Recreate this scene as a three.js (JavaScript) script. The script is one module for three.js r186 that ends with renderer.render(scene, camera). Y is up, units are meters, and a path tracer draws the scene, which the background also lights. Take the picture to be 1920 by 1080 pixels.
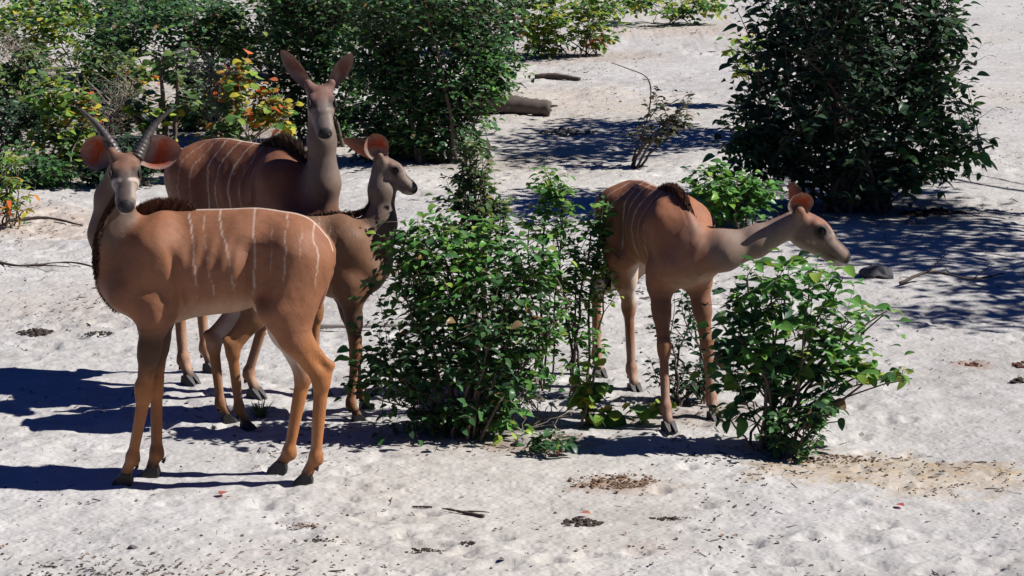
import * as THREE from 'three';
import { mergeGeometries } from 'three/addons/utils/BufferGeometryUtils.js';
import { ConvexGeometry } from 'three/addons/geometries/ConvexGeometry.js';

// ------------------------------------------------------------------ camera, sky, sun, exposure
const scene = new THREE.Scene();
const camera = new THREE.PerspectiveCamera(13.64, 16 / 9, 0.1, 2000);
camera.position.set(0, 3.035, 0);
camera.rotation.x = -0.20526;
const renderer = new THREE.WebGLRenderer({ antialias: true });
renderer.toneMapping = THREE.LinearToneMapping;
renderer.toneMappingExposure = 1.52;
renderer.shadowMap.enabled = true;

const SUN_EL = 43 * Math.PI / 180, SUN_AZ = 1 * Math.PI / 180;       // from the right, a touch in front
const sunDir = new THREE.Vector3(Math.cos(SUN_EL) * Math.cos(SUN_AZ), Math.sin(SUN_EL), Math.cos(SUN_EL) * Math.sin(SUN_AZ));
const sun = new THREE.DirectionalLight(new THREE.Color().setRGB(1.0, 0.965, 0.93), 5);
sun.position.copy(sunDir).multiplyScalar(40).add(new THREE.Vector3(0, 0, -16));
sun.target.position.set(0, 0, -16);
sun.castShadow = true;
sun.shadow.mapSize.set(4096, 4096);
Object.assign(sun.shadow.camera, { left: -14, right: 14, top: 14, bottom: -14, near: 1, far: 90 });
scene.add(sun, sun.target);
{ // clear deep blue dry-season sky, paler towards the horizon, brighter round the sun
  const W = 256, Hh = 128, d = new Float32Array(W * Hh * 4), v = new THREE.Vector3();
  for (let j = 0; j < Hh; j++) for (let i = 0; i < W; i++) {
    const el = ((j + 0.5) / Hh - 0.5) * Math.PI, az = ((i + 0.5) / W - 0.5) * 2 * Math.PI;
    v.set(Math.cos(el) * Math.cos(az), Math.sin(el), Math.cos(el) * Math.sin(az));
    const up = Math.max(0, v.y), h = Math.pow(1 - up, 3), s = Math.pow(Math.max(0, v.dot(sunDir)), 8) * 0.02;
    const k = (j * W + i) * 4;
    d[k] = 0.002 + 0.012 * h + s; d[k + 1] = 0.016 + 0.026 * h + s; d[k + 2] = 0.095 + 0.060 * h + s; d[k + 3] = 1;
  }
  const t = new THREE.DataTexture(d, W, Hh, THREE.RGBAFormat, THREE.FloatType);
  t.mapping = THREE.EquirectangularReflectionMapping; t.magFilter = THREE.LinearFilter; t.needsUpdate = true;
  scene.background = t; scene.environment = t;
}

// ------------------------------------------------------------------ helpers
function rng(seed) { let a = seed >>> 0; return () => { a = (a + 0x6D2B79F5) | 0; let t = Math.imul(a ^ (a >>> 15), 1 | a); t = (t + Math.imul(t ^ (t >>> 7), 61 | t)) ^ t; return ((t ^ (t >>> 14)) >>> 0) / 4294967296; }; }
const lerp = (a, b, t) => a + (b - a) * t, clamp = (x, a = 0, b = 1) => Math.min(b, Math.max(a, x));
const sstep = (a, b, x) => { const t = clamp((x - a) / (b - a)); return t * t * (3 - 2 * t); };
function hash3(x, y, z) { let h = Math.imul(x, 374761393) ^ Math.imul(y, 668265263) ^ Math.imul(z, 2147483647 ^ 1442695041); h = Math.imul(h ^ (h >>> 13), 1274126177); return ((h ^ (h >>> 16)) >>> 0) / 4294967296; }
function noise(x, y, z = 0) {
  const xi = Math.floor(x), yi = Math.floor(y), zi = Math.floor(z), f = (t) => t * t * (3 - 2 * t), u = f(x - xi), v = f(y - yi), w = f(z - zi);
  const l = (k) => lerp(lerp(hash3(xi, yi, zi + k), hash3(xi + 1, yi, zi + k), u), lerp(hash3(xi, yi + 1, zi + k), hash3(xi + 1, yi + 1, zi + k), u), v);
  return lerp(l(0), l(1), w) * 2 - 1;
}
function pnoise(i, j, n, S, k) { const x = i * n / S, y = j * n / S, xi = Math.floor(x), yi = Math.floor(y), f = (t) => t * t * (3 - 2 * t), u = f(x - xi), v = f(y - yi), h = (a, b) => hash3(a % n, b % n, k + 1000); return lerp(lerp(h(xi, yi), h(xi + 1, yi), u), lerp(h(xi, yi + 1), h(xi + 1, yi + 1), u), v) * 2 - 1; }
const fbm = (x, y, z, n = 3) => { let s = 0, a = 0.5; for (let i = 0; i < n; i++) { s += a * noise(x, y, z); x *= 2.03; y *= 2.03; z *= 2.03; a *= 0.5; } return s; };
const V = (x, y, z) => new THREE.Vector3(x, y, z);
const names = {};
function numbered(n) { const k = names[n] = (names[n] ?? -1) + 1; return k ? n + '_' + String(k).padStart(3, '0') : n; }
function tag(o, label, category, group, kind) { if (label) o.userData.label = label; if (category) o.userData.category = category; if (group) o.userData.group = group; if (kind) o.userData.kind = kind; return o; }
function mesh(name, geo, mat, parent) { const m = new THREE.Mesh(geo, mat); m.name = name; m.castShadow = m.receiveShadow = true; parent.add(m); return m; }
function base(name, x, y, z, ry = 0) { const g = new THREE.Group(); g.name = numbered(name); g.position.set(x, y, z); g.rotation.y = ry; scene.add(g); return g; }
function top(name, geo, mat, label, category, group, kind) { const m = mesh(numbered(name), geo, mat, scene); return tag(m, label, category, group, kind); }
const lin = (r, g, b) => new THREE.Color().setRGB(r, g, b);
const std = (c, r = 0.9, o = {}) => new THREE.MeshStandardMaterial({ color: c, roughness: r, ...o });
const phys = (o) => new THREE.MeshPhysicalMaterial(o);
function geoFrom(pos, idx, col, uv) {
  const g = new THREE.BufferGeometry();
  g.setAttribute('position', new THREE.Float32BufferAttribute(pos, 3));
  if (col) g.setAttribute('color', new THREE.Float32BufferAttribute(col, 3));
  if (uv) g.setAttribute('uv', new THREE.Float32BufferAttribute(uv, 2));
  if (idx) g.setIndex(idx);
  g.computeVertexNormals();
  return g;
}
// a tapered tube along points with a radius each; bumpy > 0 gives an uneven bark or ridged outline
function tube(pts, rad, sides = 6, bumpy = 0, seed = 0) {
  const pos = [], idx = [], n = pts.length, up = V(0.31, 0.2, 0.93), T = V(), A = V(), B = V();
  for (let i = 0; i < n; i++) {
    T.subVectors(pts[Math.min(n - 1, i + 1)], pts[Math.max(0, i - 1)]).normalize();
    A.crossVectors(T, up); if (A.lengthSq() < 1e-4) A.set(1, 0, 0); A.normalize(); B.crossVectors(T, A);
    for (let s = 0; s < sides; s++) {
      const a = s / sides * Math.PI * 2, r = rad[i] * (1 + bumpy * (hash3(i, s, seed) - 0.5));
      pos.push(pts[i].x + r * (A.x * Math.cos(a) + B.x * Math.sin(a)), pts[i].y + r * (A.y * Math.cos(a) + B.y * Math.sin(a)), pts[i].z + r * (A.z * Math.cos(a) + B.z * Math.sin(a)));
    }
  }
  for (let i = 0; i < n - 1; i++) for (let s = 0; s < sides; s++) {
    const a = i * sides + s, b = i * sides + (s + 1) % sides; idx.push(a, b, a + sides, b, b + sides, a + sides);
  }
  for (let s = 1; s < sides - 1; s++) { idx.push(0, s + 1, s); const o = (n - 1) * sides; idx.push(o, o + s, o + s + 1); }
  return geoFrom(pos, idx);
}
const bez = (a, b, c, t) => V(0, 0, 0).addScaledVector(a, (1 - t) * (1 - t)).addScaledVector(b, 2 * t * (1 - t)).addScaledVector(c, t * t);

// ------------------------------------------------------------------ ground
// matter lying in the sand: [x, z, rx, rz, colour, strength]
const PATCHES = [
  [0.45, -10.30, 0.22, 0.16, [0.24, 0.13, 0.07], 0.75], [0.52, -10.24, 0.3, 0.12, [0.3, 0.18, 0.11], 0.4], [1.62, -10.58, 0.75, 0.36, [0.34, 0.25, 0.145], 0.85], [1.9, -10.3, 0.6, 0.3, [0.47, 0.36, 0.23], 0.55],
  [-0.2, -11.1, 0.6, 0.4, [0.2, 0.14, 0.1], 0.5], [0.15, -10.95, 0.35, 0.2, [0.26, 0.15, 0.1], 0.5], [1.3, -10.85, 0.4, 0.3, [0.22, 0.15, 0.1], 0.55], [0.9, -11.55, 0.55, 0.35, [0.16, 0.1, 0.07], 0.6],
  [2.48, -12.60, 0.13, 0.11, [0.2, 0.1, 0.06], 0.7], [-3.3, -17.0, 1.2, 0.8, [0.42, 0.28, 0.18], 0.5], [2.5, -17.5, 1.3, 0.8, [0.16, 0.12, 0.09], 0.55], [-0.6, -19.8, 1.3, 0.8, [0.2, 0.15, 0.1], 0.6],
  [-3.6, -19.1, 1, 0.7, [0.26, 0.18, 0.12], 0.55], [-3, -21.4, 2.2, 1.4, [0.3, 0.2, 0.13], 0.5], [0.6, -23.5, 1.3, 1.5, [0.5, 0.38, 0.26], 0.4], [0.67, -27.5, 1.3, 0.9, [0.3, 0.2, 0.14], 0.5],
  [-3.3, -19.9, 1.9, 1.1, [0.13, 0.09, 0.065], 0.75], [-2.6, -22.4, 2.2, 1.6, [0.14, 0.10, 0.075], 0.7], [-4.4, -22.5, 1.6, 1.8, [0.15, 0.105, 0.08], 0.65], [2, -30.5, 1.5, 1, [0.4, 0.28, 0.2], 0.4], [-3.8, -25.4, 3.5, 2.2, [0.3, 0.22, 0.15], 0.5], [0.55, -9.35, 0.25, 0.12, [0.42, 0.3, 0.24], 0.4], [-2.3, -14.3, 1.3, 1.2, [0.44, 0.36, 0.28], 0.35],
];
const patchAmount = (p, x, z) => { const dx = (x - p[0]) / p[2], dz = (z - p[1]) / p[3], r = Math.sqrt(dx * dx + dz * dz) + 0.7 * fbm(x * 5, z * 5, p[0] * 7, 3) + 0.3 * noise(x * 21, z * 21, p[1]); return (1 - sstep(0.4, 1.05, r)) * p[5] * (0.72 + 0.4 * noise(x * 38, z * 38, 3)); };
const PRINTS = new Map();
{ const R = rng(404), put = (x, z, a) => { for (let i = -1; i <= 1; i++) for (let j = -1; j <= 1; j++) { const k = (Math.floor(x * 4) + i) + ',' + (Math.floor(z * 4) + j); if (!PRINTS.has(k)) PRINTS.set(k, []); PRINTS.get(k).push([x, z, Math.cos(a), Math.sin(a), 0.7 + 0.5 * R()]); } };
  for (let t = 0; t < 22; t++) { let x = (R() - 0.5) * 7.5, z = -9.2 - R() * 11, a = R() * 6.28; for (let n = 0; n < 26; n++) { const o = (n % 2 ? 1 : -1) * 0.09; put(x - Math.sin(a) * o + (R() - 0.5) * 0.05, z + Math.cos(a) * o + (R() - 0.5) * 0.05, a + (R() - 0.5) * 0.4); x += Math.cos(a) * 0.3; z += Math.sin(a) * 0.3; a += (R() - 0.5) * 0.5; } } }
const printDepth = (x, z) => { const l = PRINTS.get(Math.floor(x * 4) + ',' + Math.floor(z * 4)); if (!l) return 0; let d = 0; for (const [px, pz, c, q, k] of l) { const u = ((x - px) * c + (z - pz) * q) / 0.052, v = (-(x - px) * q + (z - pz) * c) / 0.036, r2 = u * u + v * v; if (r2 < 6) d += k * (-0.017 * Math.exp(-r2 * r2 * 0.8) + 0.006 * Math.exp(-((Math.sqrt(r2) - 1.55) ** 2) * 6)); } return d; };
const groundH = (x, z) => {
  const near = 1 - sstep(30, 60, Math.hypot(x, z));
  return 0.05 * fbm(x * 0.35, z * 0.35, 3.1, 2) + (near > 0 ? printDepth(x, z) : 0) + near * (0.016 * noise(x * 2.1, z * 2.1, 9) + (0.008 * noise(x * 6.3, z * 6.3, 5) + 0.005 * noise(x * 15, z * 15, 1.5)) * (0.35 + 0.9 * sstep(-0.3, 0.4, noise(x * 0.9, z * 0.9, 31))) - (0.011 * sstep(0.30, 0.48, noise(x * 6.5, z * 8, 21)) + 0.011 * sstep(0.38, 0.5, noise(x * 13, z * 15, 25))) * (0.15 + sstep(-0.1, 0.45, noise(x * 1.3, z * 1.3, 41))) + 0.003 * sstep(0.2, 0.7, noise(x * 24, z * 24, 61)));
};
{
  const lines = (a, b, step, far) => { const o = []; for (let x = a; x <= b + 1e-6; x += step) o.push(x); let s = step, x = b; while (x < far) { s *= 1.22; x += s; o.push(x); } s = step; x = a; while (x > -far) { s *= 1.22; x -= s; o.unshift(x); } return o; };
  const xs = lines(-4.2, 4.2, 0.024, 700), zs = (() => { const o = []; let z = -8.4; while (z > -27) { o.unshift(z); z += 0.0019 * z; } let st = 0.05; while (z > -700) { o.unshift(z); st *= 1.2; z -= st; } st = 0.02; z = -8.4; while (z < 700) { st *= 1.25; z += st; o.push(z); } return o; })(), pos = [], col = [], uv = [], idx = [], nx = xs.length;
  for (const z of zs) for (const x of xs) {
    pos.push(x, groundH(x, z), z); uv.push(x / 5.3, z / 5.3);
    const n1 = fbm(x * 0.8, z * 0.8, 2, 3), n2 = fbm(x * 3.5, z * 5, 7, 3), n3 = noise(x * 14, z * 18, 3);
    const c = [0.430 + 0.07 * n1 + 0.05 * n2 + 0.02 * n3, 0.414 + 0.07 * n1 + 0.055 * n2 + 0.02 * n3, 0.394 + 0.07 * n1 + 0.06 * n2 + 0.02 * n3];
    const warm = sstep(0.0, 0.5, fbm(x * 0.5 + 9, z * 0.5, 4, 3)) * 0.35; c[1] *= 1 - 0.07 * warm; c[2] *= 1 - 0.2 * warm;
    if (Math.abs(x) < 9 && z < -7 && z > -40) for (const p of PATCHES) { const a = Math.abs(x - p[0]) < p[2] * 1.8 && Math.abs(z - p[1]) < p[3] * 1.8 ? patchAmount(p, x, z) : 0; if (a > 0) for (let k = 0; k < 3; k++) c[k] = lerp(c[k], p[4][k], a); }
    col.push(...c);
  }
  for (let j = 0; j < zs.length - 1; j++) for (let i = 0; i < nx - 1; i++) { const a = j * nx + i; idx.push(a, a + nx, a + 1, a + 1, a + nx, a + nx + 1); }
  // grain: fine sand mottle, crumbs and short dry fragments
  const S = 2048, px = new Uint8Array(S * S * 4), bp = new Uint8Array(S * S * 4), f = new Float32Array(S * S).fill(1), hgt = new Float32Array(S * S), R = rng(11);
  for (let j = 0; j < S; j++) for (let i = 0; i < S; i++) {
    const a = Math.abs(pnoise(i, j, 640, S, 1)) * 0.10 + (hash3(i, j, 5) - 0.5) * 0.10, b = pnoise(i, j, 128, S, 4) * 0.06 + pnoise(i, j, 40, S, 5) * 0.05;
    f[j * S + i] = 0.95 - a + b; hgt[j * S + i] = 0.5 + pnoise(i, j, 290, S, 8) * 0.2 + pnoise(i, j, 100, S, 2) * 0.25 + (hash3(i, j, 9) - 0.5) * 0.12;
  }
  const mark = (x, y, v, up) => { const k = ((y % S + S) % S) * S + ((x % S + S) % S); f[k] = Math.min(f[k], v); hgt[k] += up; };
  for (let n = 0; n < 13000; n++) { // crumbs
    const x = R() * S, y = R() * S, r = 0.6 + R() * R() * 2.6, v = 0.34 + R() * 0.5;
    if (noise(x / 130, y / 130, 3) < R() * 1.2 - 0.75) continue;
    for (let b = -3; b <= 3; b++) for (let a = -3; a <= 3; a++) if (a * a + b * b * 1.6 < r * r) mark(Math.floor(x + a), Math.floor(y + b), v, 0.15);
  }
  for (let n = 0; n < 2600; n++) { // fibres
    let x = R() * S, y = R() * S, a = R() * Math.PI * 2; const l = 4 + R() * R() * 26, v = 0.25 + R() * 0.45, bend = (R() - 0.5) * 0.12;
    if (noise(x / 150, y / 150, 6) < R() * 1.2 - 0.8) continue;
    for (let t = 0; t < l; t++) { mark(Math.floor(x), Math.floor(y), v, 0.12); x += Math.cos(a); y += Math.sin(a); a += bend; }
  }
  for (let k = 0; k < S * S; k++) { const v = clamp(f[k]); px[k * 4] = 255 * Math.pow(v, 0.48); px[k * 4 + 1] = 255 * Math.pow(v, 0.485); px[k * 4 + 2] = 255 * Math.pow(v, 0.49); px[k * 4 + 3] = 255; const h = clamp(hgt[k]) * 255; bp[k * 4] = bp[k * 4 + 1] = bp[k * 4 + 2] = h; bp[k * 4 + 3] = 255; }
  const tex = (d, srgb) => { const t = new THREE.DataTexture(d, S, S); t.wrapS = t.wrapT = THREE.RepeatWrapping; t.magFilter = THREE.LinearFilter; t.minFilter = THREE.LinearMipmapLinearFilter; t.generateMipmaps = true; if (srgb) t.colorSpace = THREE.SRGBColorSpace; t.needsUpdate = true; return t; };
  const m = std(0xffffff, 0.97, { map: tex(px, true), bumpMap: tex(bp), bumpScale: 0.009, vertexColors: true });
  const g = mesh('ground', geoFrom(pos, idx, col, uv), m, scene); g.userData.kind = 'structure';
}

// ------------------------------------------------------------------ antelopes
// A body is one field: torso sections, neck, head and leg muscles joined by a smooth minimum, meshed as a surface net.
const smin = (a, b, k) => { const h = Math.max(k - Math.abs(a - b), 0) / k; return Math.min(a, b) - h * h * k * 0.25; };
const TORSO = [ // x, centre height, half height, half width at scale 1
  [0.475, 0.90, 0.06, 0.045], [0.43, 0.92, 0.135, 0.08], [0.34, 0.95, 0.21, 0.128], [0.20, 0.965, 0.255, 0.165], [0.06, 0.985, 0.24, 0.172], [-0.10, 0.998, 0.23, 0.18],
  [-0.22, 1.015, 0.217, 0.162], [-0.34, 1.025, 0.188, 0.152], [-0.44, 1.01, 0.155, 0.135], [-0.515, 0.985, 0.09, 0.075]];
function torsoSample(x) {
  const T = TORSO; if (x >= T[0][0]) return T[0]; const n = T.length; if (x <= T[n - 1][0]) return T[n - 1];
  let i = 0; while (T[i + 1][0] > x) i++;
  const p0 = T[Math.max(0, i - 1)], p1 = T[i], p2 = T[i + 1], p3 = T[Math.min(n - 1, i + 2)], t = (x - p1[0]) / (p2[0] - p1[0]), o = [x];
  for (let k = 1; k < 4; k++) { // Hermite on uneven stations
    const m1 = (p2[k] - p0[k]) / ((p2[0] - p0[0]) || 1) * (p2[0] - p1[0]), m2 = (p3[k] - p1[k]) / ((p3[0] - p1[0]) || 1) * (p2[0] - p1[0]), t2 = t * t, t3 = t2 * t;
    o.push((2 * t3 - 3 * t2 + 1) * p1[k] + (t3 - 2 * t2 + t) * m1 + (-2 * t3 + 3 * t2) * p2[k] + (t3 - t2) * m2);
  }
  return o;
}
function torsoD(x, y, z, s, w) {
  x /= s; y /= s; z /= s * w;
  const T = torsoSample(x), dy = y - T[1], ny = dy / T[2];
  const hw = T[3] * (ny > 0 ? 1 - 0.42 * Math.min(1, ny) * Math.min(1, ny) : 1 - 0.2 * Math.min(1, ny * ny));
  const r = Math.sqrt(ny * ny + (z / hw) * (z / hw));
  let d = (r - 1) * Math.min(T[2], hw) * (r > 1 ? 1 : 0.9);
  const over = Math.max(x - 0.475, -0.515 - x); if (over > 0) d = Math.sqrt(Math.max(d, 0) ** 2 + over * over) + Math.min(d, 0) * 0;
  return d * s;
}
const sub3 = (a, b) => [a[0] - b[0], a[1] - b[1], a[2] - b[2]], add3 = (a, b, k = 1) => [a[0] + b[0] * k, a[1] + b[1] * k, a[2] + b[2] * k];
function antelope(K) {
  const s = K.s, prims = [], th = -K.turn, g = base(K.name, K.at[0], 0, K.at[1], K.turn);
  tag(g, K.label, 'antelope', K.group ?? 'kudu antelopes in the clearing');
  const toLocal = (w) => [w[0] * Math.cos(th) + w[2] * Math.sin(th), w[1], -w[0] * Math.sin(th) + w[2] * Math.cos(th)];
  const toWorld = (x, z) => [K.at[0] + x * Math.cos(K.turn) + z * Math.sin(K.turn), K.at[1] - x * Math.sin(K.turn) + z * Math.cos(K.turn)];
  const footY = (x, z) => groundH(...toWorld(x, z));
  const cap = (a, b, ra, rb, region, k = 0.04, extra = {}) => {
    const ba = sub3(b, a), l2 = ba[0] ** 2 + ba[1] ** 2 + ba[2] ** 2 || 1e-9;
    prims.push({ region, k, ...extra, a, b, fn: (x, y, z) => { const px = x - a[0], py = y - a[1], pz = z - a[2], t = clamp((px * ba[0] + py * ba[1] + pz * ba[2]) / l2), ex = px - ba[0] * t, ey = py - ba[1] * t, ez = pz - ba[2] * t; return Math.sqrt(ex * ex + ey * ey + ez * ez) - lerp(ra, rb, t); },
      t: (x, y, z) => clamp(((x - a[0]) * ba[0] + (y - a[1]) * ba[1] + (z - a[2]) * ba[2]) / l2) });
  };
  prims.push({ region: 'torso', k: 0.05, fn: (x, y, z) => torsoD(x, y, z, s, K.wide ?? 1) });
  const P = (x, y, z) => [x * s, y * s, z * s];
  // legs: a foot position each, joints from it unless given
  const hooves = [];
  for (const [id, front, sd] of [['FL', 1, -1], ['FR', 1, 1], ['HL', 0, -1], ['HR', 0, 1]]) {
    const F = K.feet[id], fx = F[0], fz = F[1], fy = footY(fx, fz), J = K.joints?.[id] ?? {};
    const q = (v, d) => v ?? d, foot = [fx, fy, fz];
    if (front) {
      cap(P(0.19, 1.14, sd * 0.055), P(0.25, 1.08, sd * 0.075), 0.065 * s, 0.08 * s, 'shoulder', 0.05, { sd });
      const sh = P(0.21, 1.07, sd * 0.095), pt = P(0.355, 0.87, sd * 0.098), el = q(J.elbow, P(0.235, 0.76, sd * 0.115));
      const fet = q(J.fetlock, [fx - 0.045 * s, fy + 0.115 * s, fz]);
      const kn = q(J.knee, [lerp(el[0], fet[0], 0.52) + 0.02 * s, fy + 0.42 * s, lerp(el[2], fet[2], 0.55)]);
      cap(sh, pt, 0.09 * s, 0.066 * s, 'shoulder', 0.07, { sd }); cap(pt, el, 0.068 * s, 0.06 * s, 'shoulder', 0.06, { sd });
      cap(add3(el, [-0.015 * s, 0.06 * s, 0]), [lerp(el[0], kn[0], 0.5), lerp(el[1], kn[1], 0.5), lerp(el[2], kn[2], 0.5)], 0.066 * s, 0.045 * s, 'foreupper', 0.06, { sd });
      cap([lerp(el[0], kn[0], 0.4), lerp(el[1], kn[1], 0.4), lerp(el[2], kn[2], 0.4)], kn, 0.046 * s, 0.031 * s, 'forearm', 0.03, { sd });
      cap(add3(kn, [0.004, 0.022 * s, 0]), add3(kn, [0.004, -0.025 * s, 0]), 0.037 * s, 0.033 * s, 'knee', 0.02, { sd });
      cap(kn, fet, 0.0245 * s, 0.0205 * s, 'cannon', 0.02, { sd }); cap(add3(kn, [-0.012 * s, -0.03 * s, 0]), add3(fet, [-0.01 * s, 0.02, 0]), 0.014 * s, 0.015 * s, 'cannon', 0.02, { sd });
      cap(add3(fet, [-0.004, 0.008, 0]), add3(fet, [-0.008 * s, -0.008, 0]), 0.029 * s, 0.029 * s, 'fetlock', 0.02, { sd });
      cap(fet, [lerp(fet[0], fx, 0.75), lerp(fet[1], fy, 0.62), lerp(fet[2], fz, 0.75)], 0.023 * s, 0.026 * s, 'pastern', 0.015, { sd });
      hooves.push([foot, fet]);
    } else {
      const hip = P(-0.385, 1.05, sd * 0.085), hk = q(J.hock, [fx - 0.075 * s, fy + 0.485 * s, fz * 0.95 + sd * 0.005]), fet = q(J.fetlock, [fx - 0.045 * s, fy + 0.12 * s, fz]);
      const st = q(J.stifle, P(-0.265 + clamp((fx / s + 0.42) * 0.3, -0.06, 0.06), 0.79, sd * 0.115));
      cap(hip, add3(st, [-0.03 * s, 0.03 * s, 0]), 0.125 * s, 0.088 * s, 'thigh', 0.08, { sd });
      cap(P(-0.455, 1.0, sd * 0.065), [lerp(st[0], hk[0], 0.42), lerp(st[1], hk[1], 0.42) , lerp(st[2], hk[2], 0.4)], 0.085 * s, 0.058 * s, 'thigh', 0.07, { sd });
      cap(st, hk, 0.076 * s, 0.033 * s, 'gaskin', 0.05, { sd });
      const cal = add3(hk, [-0.042 * s, 0.055 * s, 0]);
      cap(cal, add3(hk, [-0.012 * s, -0.02 * s, 0]), 0.0165 * s, 0.026 * s, 'hock', 0.025, { sd });
      cap(cal, [lerp(st[0], hk[0], 0.45) - 0.045 * s, lerp(st[1], hk[1], 0.45), lerp(st[2], hk[2], 0.45)], 0.012 * s, 0.032 * s, 'hock', 0.03, { sd });
      cap(add3(hk, [0, 0.012, 0]), add3(hk, [0, -0.03 * s, 0]), 0.037 * s, 0.033 * s, 'hock', 0.025, { sd });
      cap(hk, fet, 0.0275 * s, 0.0215 * s, 'cannon', 0.02, { sd }); cap(add3(hk, [-0.02 * s, -0.03 * s, 0]), add3(fet, [-0.01 * s, 0.02, 0]), 0.015 * s, 0.015 * s, 'cannon', 0.02, { sd });
      cap(add3(fet, [-0.004, 0.008, 0]), add3(fet, [-0.008 * s, -0.008, 0]), 0.0295 * s, 0.03 * s, 'fetlock', 0.02, { sd });
      cap(fet, [lerp(fet[0], fx, 0.75), lerp(fet[1], fy, 0.62), lerp(fet[2], fz, 0.75)], 0.0235 * s, 0.0265 * s, 'pastern', 0.015, { sd });
      hooves.push([foot, fet]);
    }
  }
  // neck: centre, radius, dorsal offset
  const N = K.neck;
  for (let i = 0; i < N.length - 1; i++) { const a = N[i], b = N[i + 1]; for (const q of [1, -1]) cap([a[0] + q * a[4], a[1] + q * a[5], a[2] + q * (a[6] ?? 0)], [b[0] + q * b[4], b[1] + q * b[5], b[2] + q * (b[6] ?? 0)], a[3], b[3], 'neck', i === 0 ? 0.07 : 0.05, { seg: i, n: N.length - 1, side: q }); }
  // head frame
  const h = K.head.size, hx = V(...toLocal(K.head.dir)).normalize(), hz = V(0, 0, 0).crossVectors(hx, V(...toLocal(K.head.up ?? [0, 1, 0]))).normalize(), hy = V(0, 0, 0).crossVectors(hz, hx), hp = V(...K.head.poll);
  const HP = (x, y, z) => { const v = hp.clone().addScaledVector(hx, x * h).addScaledVector(hy, y * h).addScaledVector(hz, z * h); return [v.x, v.y, v.z]; };
  const toHead = (x, y, z) => { const d = V(x, y, z).sub(hp); return [d.dot(hx) / h, d.dot(hy) / h, d.dot(hz) / h]; };
  const hc = (a, b, ra, rb, region = 'head', k = 0.03) => cap(HP(...a), HP(...b), ra * h, rb * h, region, k * h);
  const ell = (c, r, k = 0.03) => { const C = HP(...c); prims.push({ region: 'head', k: k * h, fn: (x, y, z) => { const dx = x - C[0], dy = y - C[1], dz = z - C[2], a = (dx * hx.x + dy * hx.y + dz * hx.z) / (r[0] * h), b = (dx * hy.x + dy * hy.y + dz * hy.z) / (r[1] * h), c2 = (dx * hz.x + dy * hz.y + dz * hz.z) / (r[2] * h), q = Math.sqrt(a * a + b * b + c2 * c2); return (q - 1) * Math.min(...r) * h; } }); };
  ell([0.045, 0.004, 0], [0.085, 0.060, 0.056]); ell([0.10, 0.012, 0], [0.07, 0.045, 0.062]); ell([0.075, -0.035, 0], [0.078, 0.056, 0.053]);
  hc([0.10, 0.0, 0], [0.235, -0.026, 0], 0.054, 0.035); hc([0.22, -0.026, 0.008], [0.262, -0.032, 0.008], 0.031, 0.0275); hc([0.22, -0.026, -0.008], [0.262, -0.032, -0.008], 0.031, 0.0275);
  hc([0.05, -0.062, 0], [0.225, -0.062, 0], 0.036, 0.022); hc([0.225, -0.062, 0], [0.252, -0.058, 0], 0.0215, 0.018);
  for (const z of [-1, 1]) { hc([0.078, 0.038, z * 0.043], [0.105, 0.042, z * 0.046], 0.017, 0.013, 'head', 0.02); hc([-0.005, 0.035, z * 0.045], [-0.02, 0.055, z * 0.058], 0.026, 0.022, 'head', 0.03); }
  // field
  const field = (x, y, z, list) => { let d = 1e3; for (const p of list) { const v = p.fn(x, y, z); d = d > 900 ? v : smin(d, v, p.k); } return d; };
  const bmin = [1e3, 1e3, 1e3], bmax = [-1e3, -1e3, -1e3];
  const grow = (p, r) => { for (let k = 0; k < 3; k++) { bmin[k] = Math.min(bmin[k], p[k] - r); bmax[k] = Math.max(bmax[k], p[k] + r); } };
  grow(P(0, 1, 0), 0.24 * s); grow(P(0.5, 1, 0), 0.05); grow(P(-0.53, 1, 0), 0.05); grow(P(0, 0.7, 0), 0.1); grow(P(0, 1.25, 0), 0.05);
  for (const p of prims) if (p.a) { grow(p.a, 0.14); grow(p.b, 0.14); }
  const C = K.cell ?? 0.0075, B = 8, dim = [0, 1, 2].map((k) => Math.ceil((bmax[k] - bmin[k]) / C / B) * B), [nx, ny, nz] = dim;
  const F = new Float32Array(nx * ny * nz), lists = new Map(), R = C * B * 0.5 * 1.75, bx = nx / B, by = ny / B;
  for (let kz = 0; kz < nz; kz += B) for (let ky = 0; ky < ny; ky += B) for (let kx = 0; kx < nx; kx += B) {
    const cx = bmin[0] + (kx + 3.5) * C, cy = bmin[1] + (ky + 3.5) * C, cz = bmin[2] + (kz + 3.5) * C, dc = prims.map((p) => p.fn(cx, cy, cz)), best = Math.min(...dc);
    const close = Math.abs(best) < R * 1.6 + 0.05, list = close ? prims.filter((p, i) => dc[i] < best + 2 * R + 0.09) : null;
    if (close) lists.set((kz / B * by + ky / B) * bx + kx / B, list);
    for (let z = 0; z < B; z++) for (let y = 0; y < B; y++) for (let x = 0; x < B; x++) F[((kz + z) * ny + ky + y) * nx + kx + x] = close ? field(bmin[0] + (kx + x) * C, bmin[1] + (ky + y) * C, bmin[2] + (kz + z) * C, list) : best;
  }
  const vid = new Int32Array(nx * ny * nz).fill(-1), pos = [], nor = [], col = [], idx = [], at = (x, y, z) => (z * ny + y) * nx + x;
  const colour = K.colour(s, toHead, K);
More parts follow.
